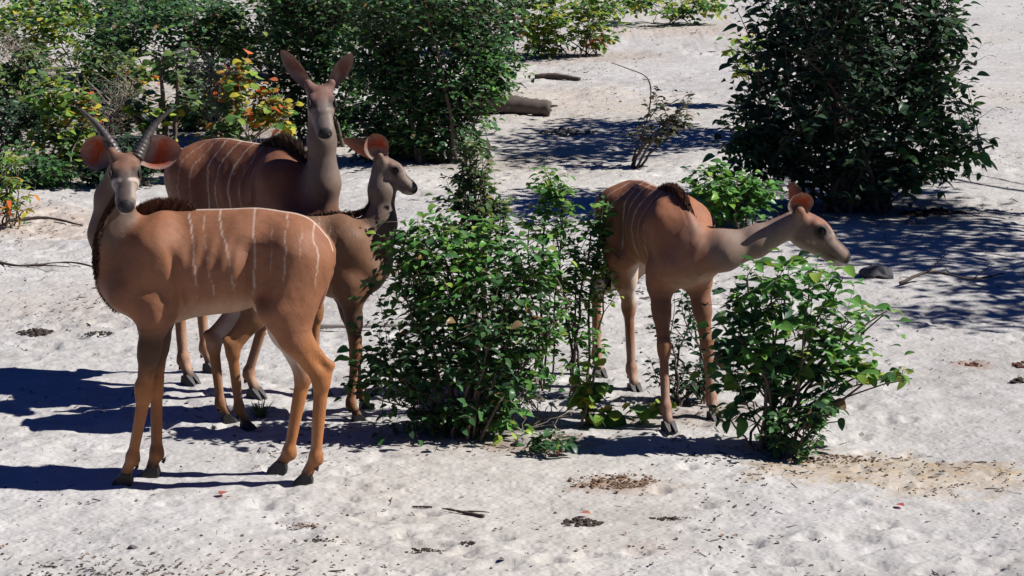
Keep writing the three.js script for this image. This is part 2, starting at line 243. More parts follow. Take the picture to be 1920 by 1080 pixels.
  for (let z = 0; z < nz - 1; z++) for (let y = 0; y < ny - 1; y++) for (let x = 0; x < nx - 1; x++) {
    let m = 0; const v = []; for (let k = 0; k < 8; k++) { const q = F[at(x + (k & 1), y + (k >> 1 & 1), z + (k >> 2))]; v.push(q); if (q < 0) m |= 1 << k; }
    if (m === 0 || m === 255) continue;
    let sx = 0, sy = 0, sz = 0, n = 0;
    for (let a = 0; a < 8; a++) for (const bit of [1, 2, 4]) { const b = a | bit; if (b === a || (v[a] < 0) === (v[b] < 0)) continue; const t = v[a] / (v[a] - v[b]); sx += (a & 1) + (bit === 1 ? t : 0); sy += (a >> 1 & 1) + (bit === 2 ? t : 0); sz += (a >> 2) + (bit === 4 ? t : 0); n++; }
    const p = [bmin[0] + (x + sx / n) * C, bmin[1] + (y + sy / n) * C, bmin[2] + (z + sz / n) * C];
    const list = lists.get(((z >> 3) * by + (y >> 3)) * bx + (x >> 3)) ?? prims, e = 0.0025;
    let g3 = [0, 1, 0];
    for (let it = 0; it < 3; it++) {
      const d = field(p[0], p[1], p[2], list);
      g3 = [field(p[0] + e, p[1], p[2], list) - field(p[0] - e, p[1], p[2], list), field(p[0], p[1] + e, p[2], list) - field(p[0], p[1] - e, p[2], list), field(p[0], p[1], p[2] + e, list) - field(p[0], p[1], p[2] - e, list)].map((q) => q / (2 * e));
      const l2 = Math.max(0.15, g3[0] ** 2 + g3[1] ** 2 + g3[2] ** 2), st = clamp(d / l2, -C, C); if (it < 2) for (let k = 0; k < 3; k++) p[k] -= g3[k] * st;
    }
    { const x = p[0] / s, y = p[1] / s, b = Math.abs(p[2]) > 0.03 && y > 0.72 && Math.abs(x) < 0.55 && x < 0.4 ? 1 : 0.25, q = Math.hypot(...g3) || 1; // hollows of ribs, flank and shoulder, uneven hide
      const ribs = 0.0022 * Math.sin(x * 105 + y * 22) * sstep(-0.25, -0.12, x) * sstep(0.14, 0.04, x) * sstep(1.16, 1.05, y) * sstep(0.78, 0.86, y);
      const furrow = -0.017 * Math.exp(-(((x - 0.115 - 0.12 * (y - 0.9)) / 0.022) ** 2)) * sstep(1.14, 1.02, y) * sstep(0.72, 0.8, y) - 0.02 * Math.exp(-(((x + 0.225 - 0.25 * (y - 0.95)) / 0.05) ** 2)) * sstep(1.14, 1.06, y) * sstep(0.78, 0.88, y);
      const dd = b * s * (ribs + furrow + 0.011 * fbm(p[0] * 7, p[1] * 5, p[2] * 7 + K.at[0], 2)) + 0.0022 * fbm(p[0] * 30, p[1] * 22, p[2] * 30, 2) * (b > 0.5 ? 1 : 0.4); for (let k = 0; k < 3; k++) p[k] += g3[k] / q * dd; }
    const gl = Math.hypot(...g3) || 1; vid[at(x, y, z)] = pos.length / 3; pos.push(...p); nor.push(g3[0] / gl, g3[1] / gl, g3[2] / gl);
    let wsum = 0; const c = [0, 0, 0]; let dm = 1e3; const ds = list.map((q) => { const d = q.fn(...p); dm = Math.min(dm, d); return d; });
    list.forEach((q, i) => { const w = Math.exp(-(ds[i] - dm) / 0.010); if (w < 0.02) return; const cc = colour(q, p, [g3[0] / gl, g3[1] / gl, g3[2] / gl]); wsum += w; for (let k = 0; k < 3; k++) c[k] += cc[k] * w; });
    const mott = 1.1 + 0.20 * fbm(p[0] * 10, p[1] * 8, p[2] * 10, 3) + 0.07 * noise(p[0] * 95, p[1] * 60, p[2] * 95) + 0.05 * noise(p[0] * 40, p[1] * 220, p[2] * 150);
    for (let k = 0; k < 3; k++) col.push(c[k] / wsum * mott);
  }
  for (let z = 1; z < nz - 1; z++) for (let y = 1; y < ny - 1; y++) for (let x = 1; x < nx - 1; x++) {
    const i0 = F[at(x, y, z)] < 0;
    const quad = (a, b, c, d, flip) => { if (a < 0 || b < 0 || c < 0 || d < 0) return; flip ? idx.push(a, c, b, b, c, d) : idx.push(a, b, c, c, b, d); };
    if (i0 !== F[at(x + 1, y, z)] < 0) quad(vid[at(x, y - 1, z - 1)], vid[at(x, y, z - 1)], vid[at(x, y - 1, z)], vid[at(x, y, z)], !i0);
    if (i0 !== F[at(x, y + 1, z)] < 0) quad(vid[at(x - 1, y, z - 1)], vid[at(x, y, z - 1)], vid[at(x - 1, y, z)], vid[at(x, y, z)], i0);
    if (i0 !== F[at(x, y, z + 1)] < 0) quad(vid[at(x - 1, y - 1, z)], vid[at(x, y - 1, z)], vid[at(x - 1, y, z)], vid[at(x, y, z)], !i0);
  }
  const bg = new THREE.BufferGeometry(); bg.setAttribute('position', new THREE.Float32BufferAttribute(pos, 3)); bg.setAttribute('normal', new THREE.Float32BufferAttribute(nor, 3)); bg.setAttribute('color', new THREE.Float32BufferAttribute(col, 3)); bg.setIndex(idx); bg.computeVertexNormals(); { const uv = []; for (let i = 0; i < pos.length; i += 3) { const x = pos[i], y = pos[i + 1], z = pos[i + 2], low = y < 0.62 * s; uv.push((low ? y * 0.9 + x * 0.2 : x * 0.75 + y * 0.6) / 0.42, (low ? x * 1.1 + z : y * 0.75 - x * 0.55 + z * 0.9) / 0.42); } bg.setAttribute('uv', new THREE.Float32BufferAttribute(uv, 2)); }
  mesh('body', bg, coat, g);
  console.log(K.name, 'verts', pos.length / 3);
  // eyes
  for (const z of [-1, 1]) {
    const e = mesh('eye', new THREE.SphereGeometry(0.0215 * h, 16, 12), eyeMat, g); e.position.set(...HP(0.113, 0.027, z * 0.0515));
    const lid = new THREE.TorusGeometry(0.0185 * h, 0.005 * h, 6, 18); lid.applyMatrix4(new THREE.Matrix4().makeBasis(hx, hy, hz)); // a rim in the plane of the eye
    const rim = mesh('eyelid', lid, rimMat, g); rim.position.set(...HP(0.113, 0.030, z * 0.062));
  }
  for (const z of [-1, 1]) { const nz2 = mesh('nostril', new THREE.SphereGeometry(0.0075 * h, 10, 8), nostrilMat, g); nz2.scale.set(1, 0.75, 1.2); nz2.position.set(...HP(0.286, -0.026, z * 0.0165)); }
  // ears: thin cupped blades, open side towards `open`
  for (const E2 of K.ears) {
    const z = E2.side, o = V(...HP(-0.012, 0.046, z * 0.06)), tip = V(...E2.tip), ax = tip.clone().sub(o), L = ax.length(); ax.normalize();
    const op = V(...toLocal(E2.open)); op.addScaledVector(ax, -op.dot(ax)).normalize(); const sdv = V(0, 0, 0).crossVectors(ax, op);
    const NU = 16, NV = 12, ps = [], cs = [], ix = [], W = E2.width;
    for (const face of [0, 1]) for (let i = 0; i <= NU; i++) for (let j = 0; j <= NV; j++) {
      const u = i / NU, v = j / NV * 2 - 1, w = W * 0.5 * (u < 0.5 ? lerp(0.5, 1, Math.sin(u / 0.5 * Math.PI / 2)) : Math.pow(Math.max(0, 1 - ((u - 0.5) / 0.5) ** 2), 0.72) + 0.001);
      const A = lerp(1.6, 0.8, sstep(0, 0.8, u)), r = w / Math.sin(Math.min(A, 1.5)), ang = v * A;
      const edge = Math.abs(v), thick = face ? 0.004 * h * (1 - edge ** 6) * (1 - u ** 8) : 0;
      const q = o.clone().addScaledVector(ax, L * (u - 0.06 * edge * (1 - u))).addScaledVector(sdv, r * Math.sin(ang)).addScaledVector(op, -(r * Math.cos(ang) - r * Math.cos(A)) * 0.8 - thick);
      ps.push(q.x, q.y, q.z);
      const nn = noise(u * 14, v * 9, face * 7 + z), fl = 1 + 0.18 * nn;
      if (face) { const c = K.earBack ?? [0.20, 0.135, 0.10]; cs.push(c[0] * fl, c[1] * fl, c[2] * fl); }
      else { const rimw = sstep(0.5, 0.9, Math.max(edge, u * 0.98 + 0.02)), bw = 1 - sstep(0.22, 0.5, u + 0.25 * v), inn = K.earIn ?? [0.55, 0.10, 0.035], pale = [0.46, 0.34, 0.28], w2 = clamp(rimw * 0.6 + bw * 0.95 + 0.1 * nn); for (let k = 0; k < 3; k++) cs.push(lerp(inn[k], pale[k], w2) * fl); }
    }
    const st = (NU + 1) * (NV + 1);
    for (const face of [0, 1]) for (let i = 0; i < NU; i++) for (let j = 0; j < NV; j++) { const a = face * st + i * (NV + 1) + j, b = a + NV + 1; face ? ix.push(a, b, a + 1, a + 1, b, b + 1) : ix.push(a, a + 1, b, a + 1, b + 1, b); }
    { // pale hairs along both rims
      const Rn = rng(Math.round(L * 1e4) + z), b0 = ps.length / 3; let m = 0;
      for (let n = 0; n < 260; n++) { const i = 1 + Math.floor(Rn() * NU * 0.8), e = Rn() < 0.5 ? 0 : NV, k = (i * (NV + 1) + e) * 3, k2 = (i * (NV + 1) + (e ? NV - 4 : 4)) * 3, p0 = V(ps[k], ps[k + 1], ps[k + 2]), d = V(ps[k2], ps[k2 + 1], ps[k2 + 2]).sub(p0).normalize().addScaledVector(ax, 0.3 + 0.5 * Rn()).addScaledVector(op, 0.35 * Rn()).normalize(), l = 0.010 + 0.018 * Rn(), f = 0.35 + 0.25 * Rn();
        for (const [t, q] of [[0, 1], [0, -1], [1, 0]]) { const v = p0.clone().addScaledVector(d, t * l).addScaledVector(ax, q * 0.0011); ps.push(v.x, v.y, v.z); cs.push(f, f * 0.8, f * 0.68); } ix.push(b0 + m, b0 + m + 1, b0 + m + 2); m += 3; }
    }
    mesh('ear', geoFrom(ps, ix, cs), earMat, g);
  }
  // hooves: two cloven toes and dew claws each
  for (const [f, fet] of hooves) {
    const parts = [], out = Math.atan2(-(f[2] - fet[2]), f[0] - fet[0]) * 0.5;
    for (const t of [-1, 1]) {
      const pts = [], w = 0.0165 * s;
      for (const [x, y, zz] of [[0.062, 0.002, 0.35], [0.05, 0, 0.9], [0.015, 0, 1], [-0.025, 0, 0.95], [-0.032, 0.004, 0.5], [0.057, 0.012, 0.4], [0.034, 0.034, 0.75], [0.01, 0.055, 0.8], [-0.026, 0.048, 0.8], [-0.033, 0.02, 0.7]]) for (const q of [-1, 1]) pts.push(V(x * s, y * s, t * 0.0185 * s + q * zz * w));
      parts.push(new ConvexGeometry(pts).deleteAttribute('uv'));
      const dc = new THREE.ConeGeometry(0.009 * s, 0.022 * s, 7); dc.deleteAttribute('uv'); dc.rotateZ(0.5); dc.translate(-0.055 * s, 0.082 * s, t * 0.015 * s); parts.push(dc.toNonIndexed());
    }
    const m = mesh('hoof', mergeGeometries(parts), hoofMat, g); m.position.set(f[0] - 0.008, f[1] - 0.002, f[2]); m.rotation.y = out;
  }
  // hair rows: mane, throat fringe, tail tuft
  for (const Hr of K.hair) {
    const c = new THREE.CatmullRomCurve3(Hr.path.map((p) => V(...p))), Rn = rng(Hr.seed ?? 5), ps = [], cs = [], ix = [], lean = V(...Hr.lean);
    for (let n = 0; n < Hr.count * 1.5; n++) {
      const t = Rn(), o = c.getPoint(t), T = c.getTangent(t), d = lean.clone().addScaledVector(T, (Rn() - 0.5) * 0.35).add(V((Rn() - 0.5) * 0.3, (Rn() - 0.5) * 0.2, (Rn() - 0.5) * 0.4)).normalize();
      const len = Hr.len(t) * (0.55 + Rn() * 0.5), wd = (Hr.wide ?? 0.0024) * (0.7 + 0.6 * Rn()); if (len < 0.004) continue;
      const sv = V(0, 0, 0).crossVectors(d, V(Rn() - 0.5, Rn() - 0.5, Rn() - 0.5)).normalize(); o.add(V((Rn() - 0.5), (Rn() - 0.5) * 0.3, (Rn() - 0.5)).multiplyScalar(Hr.spread ?? 0.02)).addScaledVector(d, -0.012);
      const m = o.clone().addScaledVector(d, len * 0.55), tp = o.clone().addScaledVector(d, len).add(V(...(Hr.droop ?? [0, 0, 0])).multiplyScalar(len)), b0 = ps.length / 3;
      for (const [q, k] of [[o, 1], [o, -1], [m, 0.8], [m, -0.8], [tp, 0]]) ps.push(q.x + sv.x * wd * k, q.y + sv.y * wd * k, q.z + sv.z * wd * k);
      const f = 0.6 + Rn() * 0.9, f2 = Rn() < (Hr.paleShare ?? 0.25) ? 2 : 1, cl = Hr.colour; for (let k = 0; k < 5; k++) { const gg = f * f2; cs.push(cl[0] * gg, cl[1] * gg, cl[2] * gg); }
      ix.push(b0, b0 + 1, b0 + 2, b0 + 1, b0 + 3, b0 + 2, b0 + 2, b0 + 3, b0 + 4);
    }
    mesh(Hr.name, geoFrom(ps, ix, cs), hairMat, g);
  }
  // tail
  if (K.tail) {
    const c = new THREE.CatmullRomCurve3(K.tail.map((p) => V(...p))), pts = c.getPoints(14);
    const tg = tube(pts, pts.map((_, i) => lerp(0.026, 0.013, i / 14) * s), 8, 0.15, 3); mesh('tail', tg, tailMat(K), g);
  }
  // horns
  for (const Hn of K.horns ?? []) {
    const pts = new THREE.CatmullRomCurve3(Hn.map((p) => V(...p))).getPoints(40);
    mesh('horn', tube(pts, pts.map((_, i) => lerp(0.032, 0.005, (i / 40) ** 1.25) * (1 + 0.07 * Math.sin(i * 1.9) * (1 - i / 40))), 10, 0.06, 4), hornMat, g);
  }
  return g;
}
const hide = (() => { // short lying hair: streaks along u, as colour and as relief
  const S = 512, a = new Uint8Array(S * S * 4), b = new Uint8Array(S * S * 4), f = new Float32Array(S * S), R = rng(31);
  for (let n = 0; n < 26000; n++) { const x = R() * S, y = R() * S, l = 14 + R() * 34, v = R() - 0.5, bend = (R() - 0.5) * 0.25; for (let t = 0; t < l; t++) { const k = ((Math.floor(y + bend * t) % S + S) % S) * S + (Math.floor(x + t) % S); f[k] = lerp(f[k], v, 0.75 * Math.sin(Math.PI * t / l)); } }
  for (let k = 0; k < S * S; k++) { const i = k % S, j = Math.floor(k / S), q = pnoise(i, j, 9, S, 3) * 0.5 + pnoise(i, j, 23, S, 4) * 0.5; a[k * 4] = a[k * 4 + 1] = a[k * 4 + 2] = 255 * Math.pow(clamp(0.86 + 0.2 * f[k] + 0.08 * q), 0.4545); a[k * 4 + 3] = 255; b[k * 4] = b[k * 4 + 1] = b[k * 4 + 2] = 255 * clamp(0.5 + 0.6 * f[k] + 0.15 * q); b[k * 4 + 3] = 255; }
  return [a, b].map((d, i) => { const t = new THREE.DataTexture(d, S, S); t.wrapS = t.wrapT = THREE.RepeatWrapping; t.magFilter = THREE.LinearFilter; t.minFilter = THREE.LinearMipmapLinearFilter; t.generateMipmaps = true; if (!i) t.colorSpace = THREE.SRGBColorSpace; t.needsUpdate = true; return t; });
})();
const coat = phys({ map: hide[0], bumpMap: hide[1], bumpScale: 0.0022, vertexColors: true, roughness: 0.6, specularIntensity: 0.5, sheen: 0.2, sheenRoughness: 0.6, sheenColor: lin(0.6, 0.42, 0.3) });
const eyeMat = phys({ color: lin(0.012, 0.008, 0.006), roughness: 0.22, specularIntensity: 0.5 }), rimMat = std(lin(0.018, 0.013, 0.011), 0.8), nostrilMat = std(lin(0.01, 0.009, 0.009), 0.5);
const earMat = phys({ vertexColors: true, roughness: 0.95, specularIntensity: 0.2, transmission: 0.5, thickness: 0, side: THREE.DoubleSide });
const hoofMat = std(lin(0.013, 0.011, 0.011), 0.55, { flatShading: false }), hairMat = phys({ vertexColors: true, roughness: 0.75, specularIntensity: 0.3, side: THREE.DoubleSide }), hornMat = std(lin(0.05, 0.043, 0.038), 0.45);
const tailMats = {}; const tailMat = (K) => tailMats[K.name + K.at] ??= std(lin(...(K.tones.back)), 0.9);

// coat colours: back, neck, face, leg
function coatColour(s, toHead, K) {
  const t = K.tones, mix = (a, b, w) => [lerp(a[0], b[0], w), lerp(a[1], b[1], w), lerp(a[2], b[2], w)], white = [0.56, 0.46, 0.38], dark = [0.045, 0.03, 0.022];
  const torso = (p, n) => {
    const x = p[0] / s, y = p[1] / s, z = p[2] / s;
    let c = mix(t.back, t.flank, sstep(1.12, 0.9, y + 0.06 * noise(x * 6, y * 6, z * 6)));
    c = mix(c, t.neck, sstep(0.33, 0.47, x + 0.05 * noise(x * 9, y * 9, 3)) * 0.6);
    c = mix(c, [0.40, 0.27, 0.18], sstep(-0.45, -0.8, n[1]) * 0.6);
    if (n[1] > 0.2) c = mix(c, white, (1 - sstep(0.006, 0.016, Math.abs(z))) * (x < 0.12 ? 0.75 : 0.1));
    for (const S2 of K.stripes) {
      const [pts, w0, str] = S2, w = w0 * (K.stripeWide ?? 0.9), y0 = pts[0][1], y2 = pts[pts.length - 1][1]; if (y > y0 + 0.02 || y < y2 - 0.02) continue;
      let k = 0; while (k < pts.length - 2 && y < pts[k + 1][1]) k++;
      const u = clamp((y - pts[k][1]) / (pts[k + 1][1] - pts[k][1])), uu = u * u * (3 - 2 * u) * 0.4 + u * 0.6, sx = lerp(pts[k][0], pts[k + 1][0], uu) + 0.004 * noise(y * 60, S2[0][0][0] * 70, 4) + 0.006 * noise(y * 22, S2[0][0][0] * 50, z > 0 ? 3 : 8) + (z > 0 === (K.seen > 0) ? 0 : 0.03);
      const fade = (0.75 + 0.35 * noise(y * 17, sx * 30, 2)) * sstep(y2 - 0.02, y2 + 0.05, y);
      c = mix(c, white, (1 - sstep(w * 0.25, w * 0.85, Math.abs(x - sx))) * str * (K.stripeGain ?? 0.8) * clamp(fade + 0.4 * noise(y * 90, sx * 60, 7)));
    }
    return c;
  };
  return (q, p, n) => {
    const r = q.region, y = p[1] / s;
    if (r === 'torso') return torso(p, n);
    if (r === 'shoulder') return mix(torso(p, n), t.flank, 0.4);
    const medial = q.sd ? sstep(0.15, -0.5, n[2] * q.sd) : 0;
    if (r === 'thigh') return mix(torso(p, n), white, medial * sstep(0.9, 0.78, y) * 0.9);
    if (r === 'gaskin') return mix(mix(t.flank, t.leg, sstep(0.8, 0.5, y)), white, medial * 0.85);
    if (r === 'hock') return mix(t.leg, [t.leg[0] * 0.75, t.leg[1] * 0.7, t.leg[2] * 0.65], 0.5 * sstep(0.1, -0.6, n[0]));
    if (r === 'foreupper') return mix(t.foredark, t.flank, sstep(0.66, 0.8, y));
    if (r === 'forearm') return mix(t.leg, t.foredark, sstep(0.42, 0.56, y + 0.03 * noise(p[0] * 40, p[1] * 20, p[2] * 40)));
    if (r === 'knee') return mix(t.leg, t.foredark, 0.25 * sstep(0.2, 0.8, n[0]));
    if (r === 'cannon') return mix(t.leg, white, 0.3 * sstep(0.2, 0.7, n[0]) * sstep(0.35, 0.2, y));
    if (r === 'fetlock') return mix(t.leg, dark, 0.55 * sstep(0, -0.7, n[0]));
    if (r === 'pastern') return mix(mix(t.leg, white, 0.35 * sstep(0, 0.7, n[0])), dark, 0.75 * sstep(0.085, 0.045, y));
    if (r === 'neck') {
      const u = (q.seg + q.t(...p)) / q.n; let c = mix(t.flank, t.neck, sstep(0.05, 0.4, u + 0.08 * noise(p[0] * 14, p[1] * 14, p[2] * 14)));
      return c;
    }
    // face
    const [x, hy, z] = toHead(...p), az = Math.abs(z);
    let c = mix(t.face, t.neck, sstep(0.03, -0.03, x));
    c = mix(c, t.fore, sstep(0.035, 0.06, hy + 0.3 * (0.1 - Math.abs(x - 0.06))) * sstep(0.16, 0.1, x) * 0.8);
    c = mix(c, [0.075, 0.056, 0.048], sstep(0.032, 0.014, az) * sstep(0.165, 0.19, x) * sstep(-0.03, -0.01, hy) * 0.8);                   // dark bridge of the nose
    c = mix(c, dark, (1 - sstep(0.026, 0.044, Math.hypot((x - 0.124) * 0.72, hy - 0.028))) * sstep(0.020, 0.034, az) * 0.97);
    c = mix(c, [0.13, 0.09, 0.075], (1 - sstep(0.016, 0.04, Math.abs(x - 0.135 - az * 0.4))) * sstep(0.02, 0.035, az) * (1 - sstep(0.03, 0.06, Math.abs(hy))) * 0.35);
    c = mix(c, white, sstep(0.022, 0.034, az) * sstep(0.15, 0.175, x) * sstep(0.262, 0.24, x) * sstep(-0.045, -0.02, hy) * 0.4 * K.chevron);
    const chev = Math.abs(x - (0.176 - 0.45 * az)); c = mix(c, white, (1 - sstep(0.0035, 0.0095, chev)) * sstep(0.010, 0.018, az) * sstep(0.07, 0.055, az) * sstep(-0.03, -0.005, hy) * 0.8 * K.chevron);
    const lip = sstep(0.232, 0.252, x + 0.25 * (-0.035 - hy)) * sstep(-0.036, -0.05, hy); c = mix(c, [0.52, 0.45, 0.40], lip * 0.9);                       // white lips and chin
    c = mix(c, [0.46, 0.38, 0.32], sstep(-0.055, -0.085, hy) * 0.6);
    c = mix(c, [0.018, 0.016, 0.017], sstep(0.264, 0.273, x - 0.12 * az) * sstep(-0.052, -0.042, hy) * sstep(0.042, 0.034, az));                                                 // nose pad
    c = mix(c, [0.05, 0.035, 0.03], (1 - sstep(0.0015, 0.006, Math.abs(hy + 0.0475 - 0.03 * (x - 0.24)))) * sstep(0.185, 0.21, x) * 0.85);                     // mouth line
    for (const [cx, cy] of [[0.11, -0.035], [0.085, -0.045]]) c = mix(c, white, (1 - sstep(0.006, 0.014, Math.hypot(x - cx, hy - cy))) * sstep(0.02, 0.03, az) * 0.35);
    return c;
  };
}
const stripeSet = [
  [[[0.072, 1.196], [0.038, 1.05], [0.036, 0.88]], 0.0085, 0.95], [[[0.007, 1.2], [-0.014, 1.07], [-0.043, 0.86]], 0.006, 0.5], [[[-0.061, 1.21], [-0.104, 1.05], [-0.122, 0.88]], 0.0085, 0.95],
  [[[-0.208, 1.22], [-0.219, 1.05], [-0.206, 0.87]], 0.0085, 0.95], [[[-0.29, 1.21], [-0.29, 1.05], [-0.288, 0.95]], 0.006, 0.5], [[[-0.353, 1.21], [-0.357, 1.05], [-0.346, 0.94]], 0.007, 0.8],
  [[[-0.42, 1.15], [-0.42, 1.1], [-0.42, 1.04]], 0.006, 0.4], [[[-0.468, 1.15], [-0.493, 1.05], [-0.484, 0.9]], 0.007, 0.8]];
const evenStripes = [0.10, 0.045, -0.03, -0.12, -0.2, -0.28, -0.345, -0.42].map((x, i) => [[[x + 0.02, 1.22], [x - 0.01, 1.1], [x + 0.005, 0.86]], [0.005, 0.006, 0.008, 0.0085, 0.0085, 0.006, 0.006, 0.005][i], [0.4, 0.6, 0.85, 0.95, 0.9, 0.5, 0.5, 0.4][i]]);
const rad = (d) => d * Math.PI / 180;
const maneLow = [0.035, 0.02, 0.014];
function loc(K, w) { const c = Math.cos(K.turn), q = Math.sin(K.turn), dx = w[0] - K.at[0], dz = w[2] - K.at[1]; return [dx * c - dz * q, w[1], dx * q + dz * c]; }

{ // young male in front, broadside, looking at the camera
  const K = { name: 'kudu_bull', at: [-1.332, -10.377], turn: Math.PI, s: 1, seen: -1, stripeWide: 0.72, stripes: stripeSet, colour: coatColour, chevron: 1,
    label: 'young horned kudu bull standing broadside in front, turning its face to the camera',
    tones: { back: [0.24, 0.105, 0.055], flank: [0.24, 0.102, 0.05], neck: [0.125, 0.082, 0.06], leg: [0.36, 0.145, 0.05], foredark: [0.085, 0.040, 0.022], face: [0.115, 0.088, 0.075], fore: [0.19, 0.095, 0.058] },
    feet: { FL: [0.393, -0.08], FR: [0.296, 0.08], HL: [-0.409, -0.09], HR: [-0.278, 0.09] },
    joints: { FL: { elbow: [0.235, 0.765, -0.11], knee: [0.29, 0.425, -0.082], fetlock: [0.352, 0.122, -0.08] }, FR: { knee: [0.262, 0.41, 0.08], fetlock: [0.270, 0.1, 0.08] }, HL: { stifle: [-0.30, 0.80, -0.12], hock: [-0.49, 0.49, -0.092], fetlock: [-0.46, 0.125, -0.09] }, HR: { stifle: [-0.26, 0.79, 0.115], hock: [-0.395, 0.47, 0.09], fetlock: [-0.325, 0.1, 0.09] } },
    neck: [[0.34, 0.99, 0, 0.095, -0.05, 0.05], [0.415, 1.14, -0.02, 0.07, -0.026, 0.02], [0.40, 1.29, -0.05, 0.057, -0.014, 0.008], [0.348, 1.405, -0.095, 0.055, -0.006, 0.003]],
    head: { poll: [0.333, 1.443, -0.115], dir: [0.12, -0.46, 0.87], size: 0.97 },
    ears: [{ side: -1, tip: [0.09, 1.505, -0.10], open: [-0.25, 0.15, 1], width: 0.15 }, { side: 1, tip: [0.53, 1.50, -0.10], open: [0.25, 0.15, 1], width: 0.15 }],
    hair: [
      { name: 'mane', path: [[0.31, 1.21, 0], [0.25, 1.222, 0], [0.15, 1.226, 0], [0.065, 1.216, 0]], count: 3000, len: (t) => 0.03 + 0.045 * Math.sin(Math.PI * clamp(t * 0.9 + 0.1)) ** 0.7, lean: [-0.45, 0.9, 0], colour: [0.075, 0.032, 0.019], spread: 0.035, seed: 3 },
      { name: 'throat_fringe', path: [[0.33, 1.355, -0.175], [0.405, 1.25, -0.135], [0.465, 1.12, -0.10], [0.485, 0.98, -0.06], [0.46, 0.87, -0.03], [0.40, 0.78, -0.02]], count: 2400, len: (t) => 0.03 + 0.008 * Math.sin(t * 9), lean: [0.5, -0.75, -0.35], colour: [0.05, 0.026, 0.016], spread: 0.03, seed: 4 }],
    tail: [[-0.50, 1.02, 0.02], [-0.525, 0.95, 0.07], [-0.50, 0.86, 0.10], [-0.47, 0.76, 0.11]],
    horns: [[[0.365, 1.468, -0.125], [0.40, 1.53, -0.095], [0.455, 1.60, -0.06], [0.536, 1.674, -0.03]], [[0.283, 1.472, -0.125], [0.255, 1.53, -0.095], [0.215, 1.60, -0.06], [0.133, 1.679, -0.03]]] };
  antelope(K);
}
{ // adult female behind it, head raised and facing the camera
  const K = { name: 'kudu_cow', at: [-1.285, -12.07], turn: rad(-39), s: 1.035, seen: 1, stripes: evenStripes, colour: coatColour, chevron: 0.3,
    label: 'tall kudu cow with raised ears behind the bull, chewing and facing the camera',
    tones: { back: [0.175, 0.068, 0.035], flank: [0.175, 0.079, 0.045], neck: [0.155, 0.115, 0.092], leg: [0.28, 0.12, 0.048], foredark: [0.12, 0.062, 0.038], face: [0.17, 0.137, 0.118], fore: [0.165, 0.08, 0.062] },
    feet: { FL: [0.33, -0.09], FR: [0.13, 0.18], HL: [-0.47, -0.09], HR: [-0.36, 0.17] },
    neck: [[0.38, 0.97, 0, 0.088, -0.035, 0.03], [0.455, 1.12, 0.01, 0.063, -0.018, 0.010], [0.462, 1.33, 0.02, 0.052, -0.012, 0.005], [0.452, 1.52, 0.02, 0.048, -0.006, 0.002]],
    head: { poll: [0.455, 1.555, 0.022], dir: [0.16, -0.50, 0.85], size: 1.0 },
    ears: [{ side: 1, tip: [0.307, 1.775, 0.136], open: [-0.25, 0.1, 1], width: 0.08 }, { side: -1, tip: [0.591, 1.762, -0.071], open: [0.3, 0.1, 1], width: 0.08 }],
    earBack: [0.20, 0.14, 0.11], earIn: [0.27, 0.125, 0.09],
    hair: [{ name: 'mane', path: [[0.35, 1.20, 0], [0.30, 1.235, 0], [0.22, 1.262, 0], [0.14, 1.268, 0], [0.04, 1.262, 0]], count: 4200, len: (t) => 0.03 + 0.062 * Math.sin(Math.PI * clamp(t * 1.05)) ** 0.8, lean: [-0.3, 1, 0], colour: maneLow, spread: 0.04, seed: 6 }],
    tail: [[-0.535, 1.06, 0], [-0.58, 0.95, 0], [-0.575, 0.82, 0], [-0.57, 0.7, 0]] };
  antelope(K);
}
{ // smaller one between the bull and the bush, looking away to the right
  const K = { name: 'kudu_calf', at: [-0.985, -11.46], turn: rad(18), s: 0.82, seen: 1, stripes: evenStripes, colour: coatColour, chevron: 0.2,
    label: 'small kudu half hidden between the bull and the leafy bush, looking right',
    tones: { back: [0.165, 0.088, 0.05], flank: [0.165, 0.080, 0.043], neck: [0.165, 0.122, 0.094], leg: [0.25, 0.11, 0.045], foredark: [0.09, 0.048, 0.03], face: [0.21, 0.16, 0.128], fore: [0.18, 0.115, 0.083] },
    feet: { FL: [0.30, -0.08], FR: [0.22, 0.08], HL: [-0.40, -0.06], HR: [-0.34, 0.10] },
    neck: [[0.30, 0.80, 0, 0.08, -0.03, 0.03], [0.365, 0.95, -0.005, 0.052, -0.014, 0.010], [0.372, 1.11, -0.01, 0.044, -0.012, 0.006], [0.378, 1.20, -0.02, 0.040, -0.005, 0.002]],
    head: { poll: [0.37, 1.24, -0.022], dir: [0.83, -0.50, 0.12], size: 0.75 },
    ears: [{ side: 1, tip: [0.315, 1.395, 0.03], open: [0.25, 0.1, 1], width: 0.125 }, { side: -1, tip: [0.20, 1.36, -0.08], open: [0.7, 0.2, -0.6], width: 0.12 }],
    hair: [{ name: 'mane', path: [[0.345, 1.22, -0.02], [0.325, 1.11, 0], [0.30, 1.03, 0], [0.22, 0.995, 0], [0.10, 1.0, 0], [0, 1.0, 0]], count: 2400, len: (t) => 0.024 + 0.022 * Math.exp(-(((t - 0.7) / 0.2) ** 2)), lean: [-0.5, 0.85, 0], colour: [0.045, 0.022, 0.016], spread: 0.022, seed: 8 }],
    tail: [[-0.42, 0.85, 0], [-0.455, 0.76, 0], [-0.45, 0.66, 0], [-0.445, 0.58, 0]] };
  antelope(K);
}
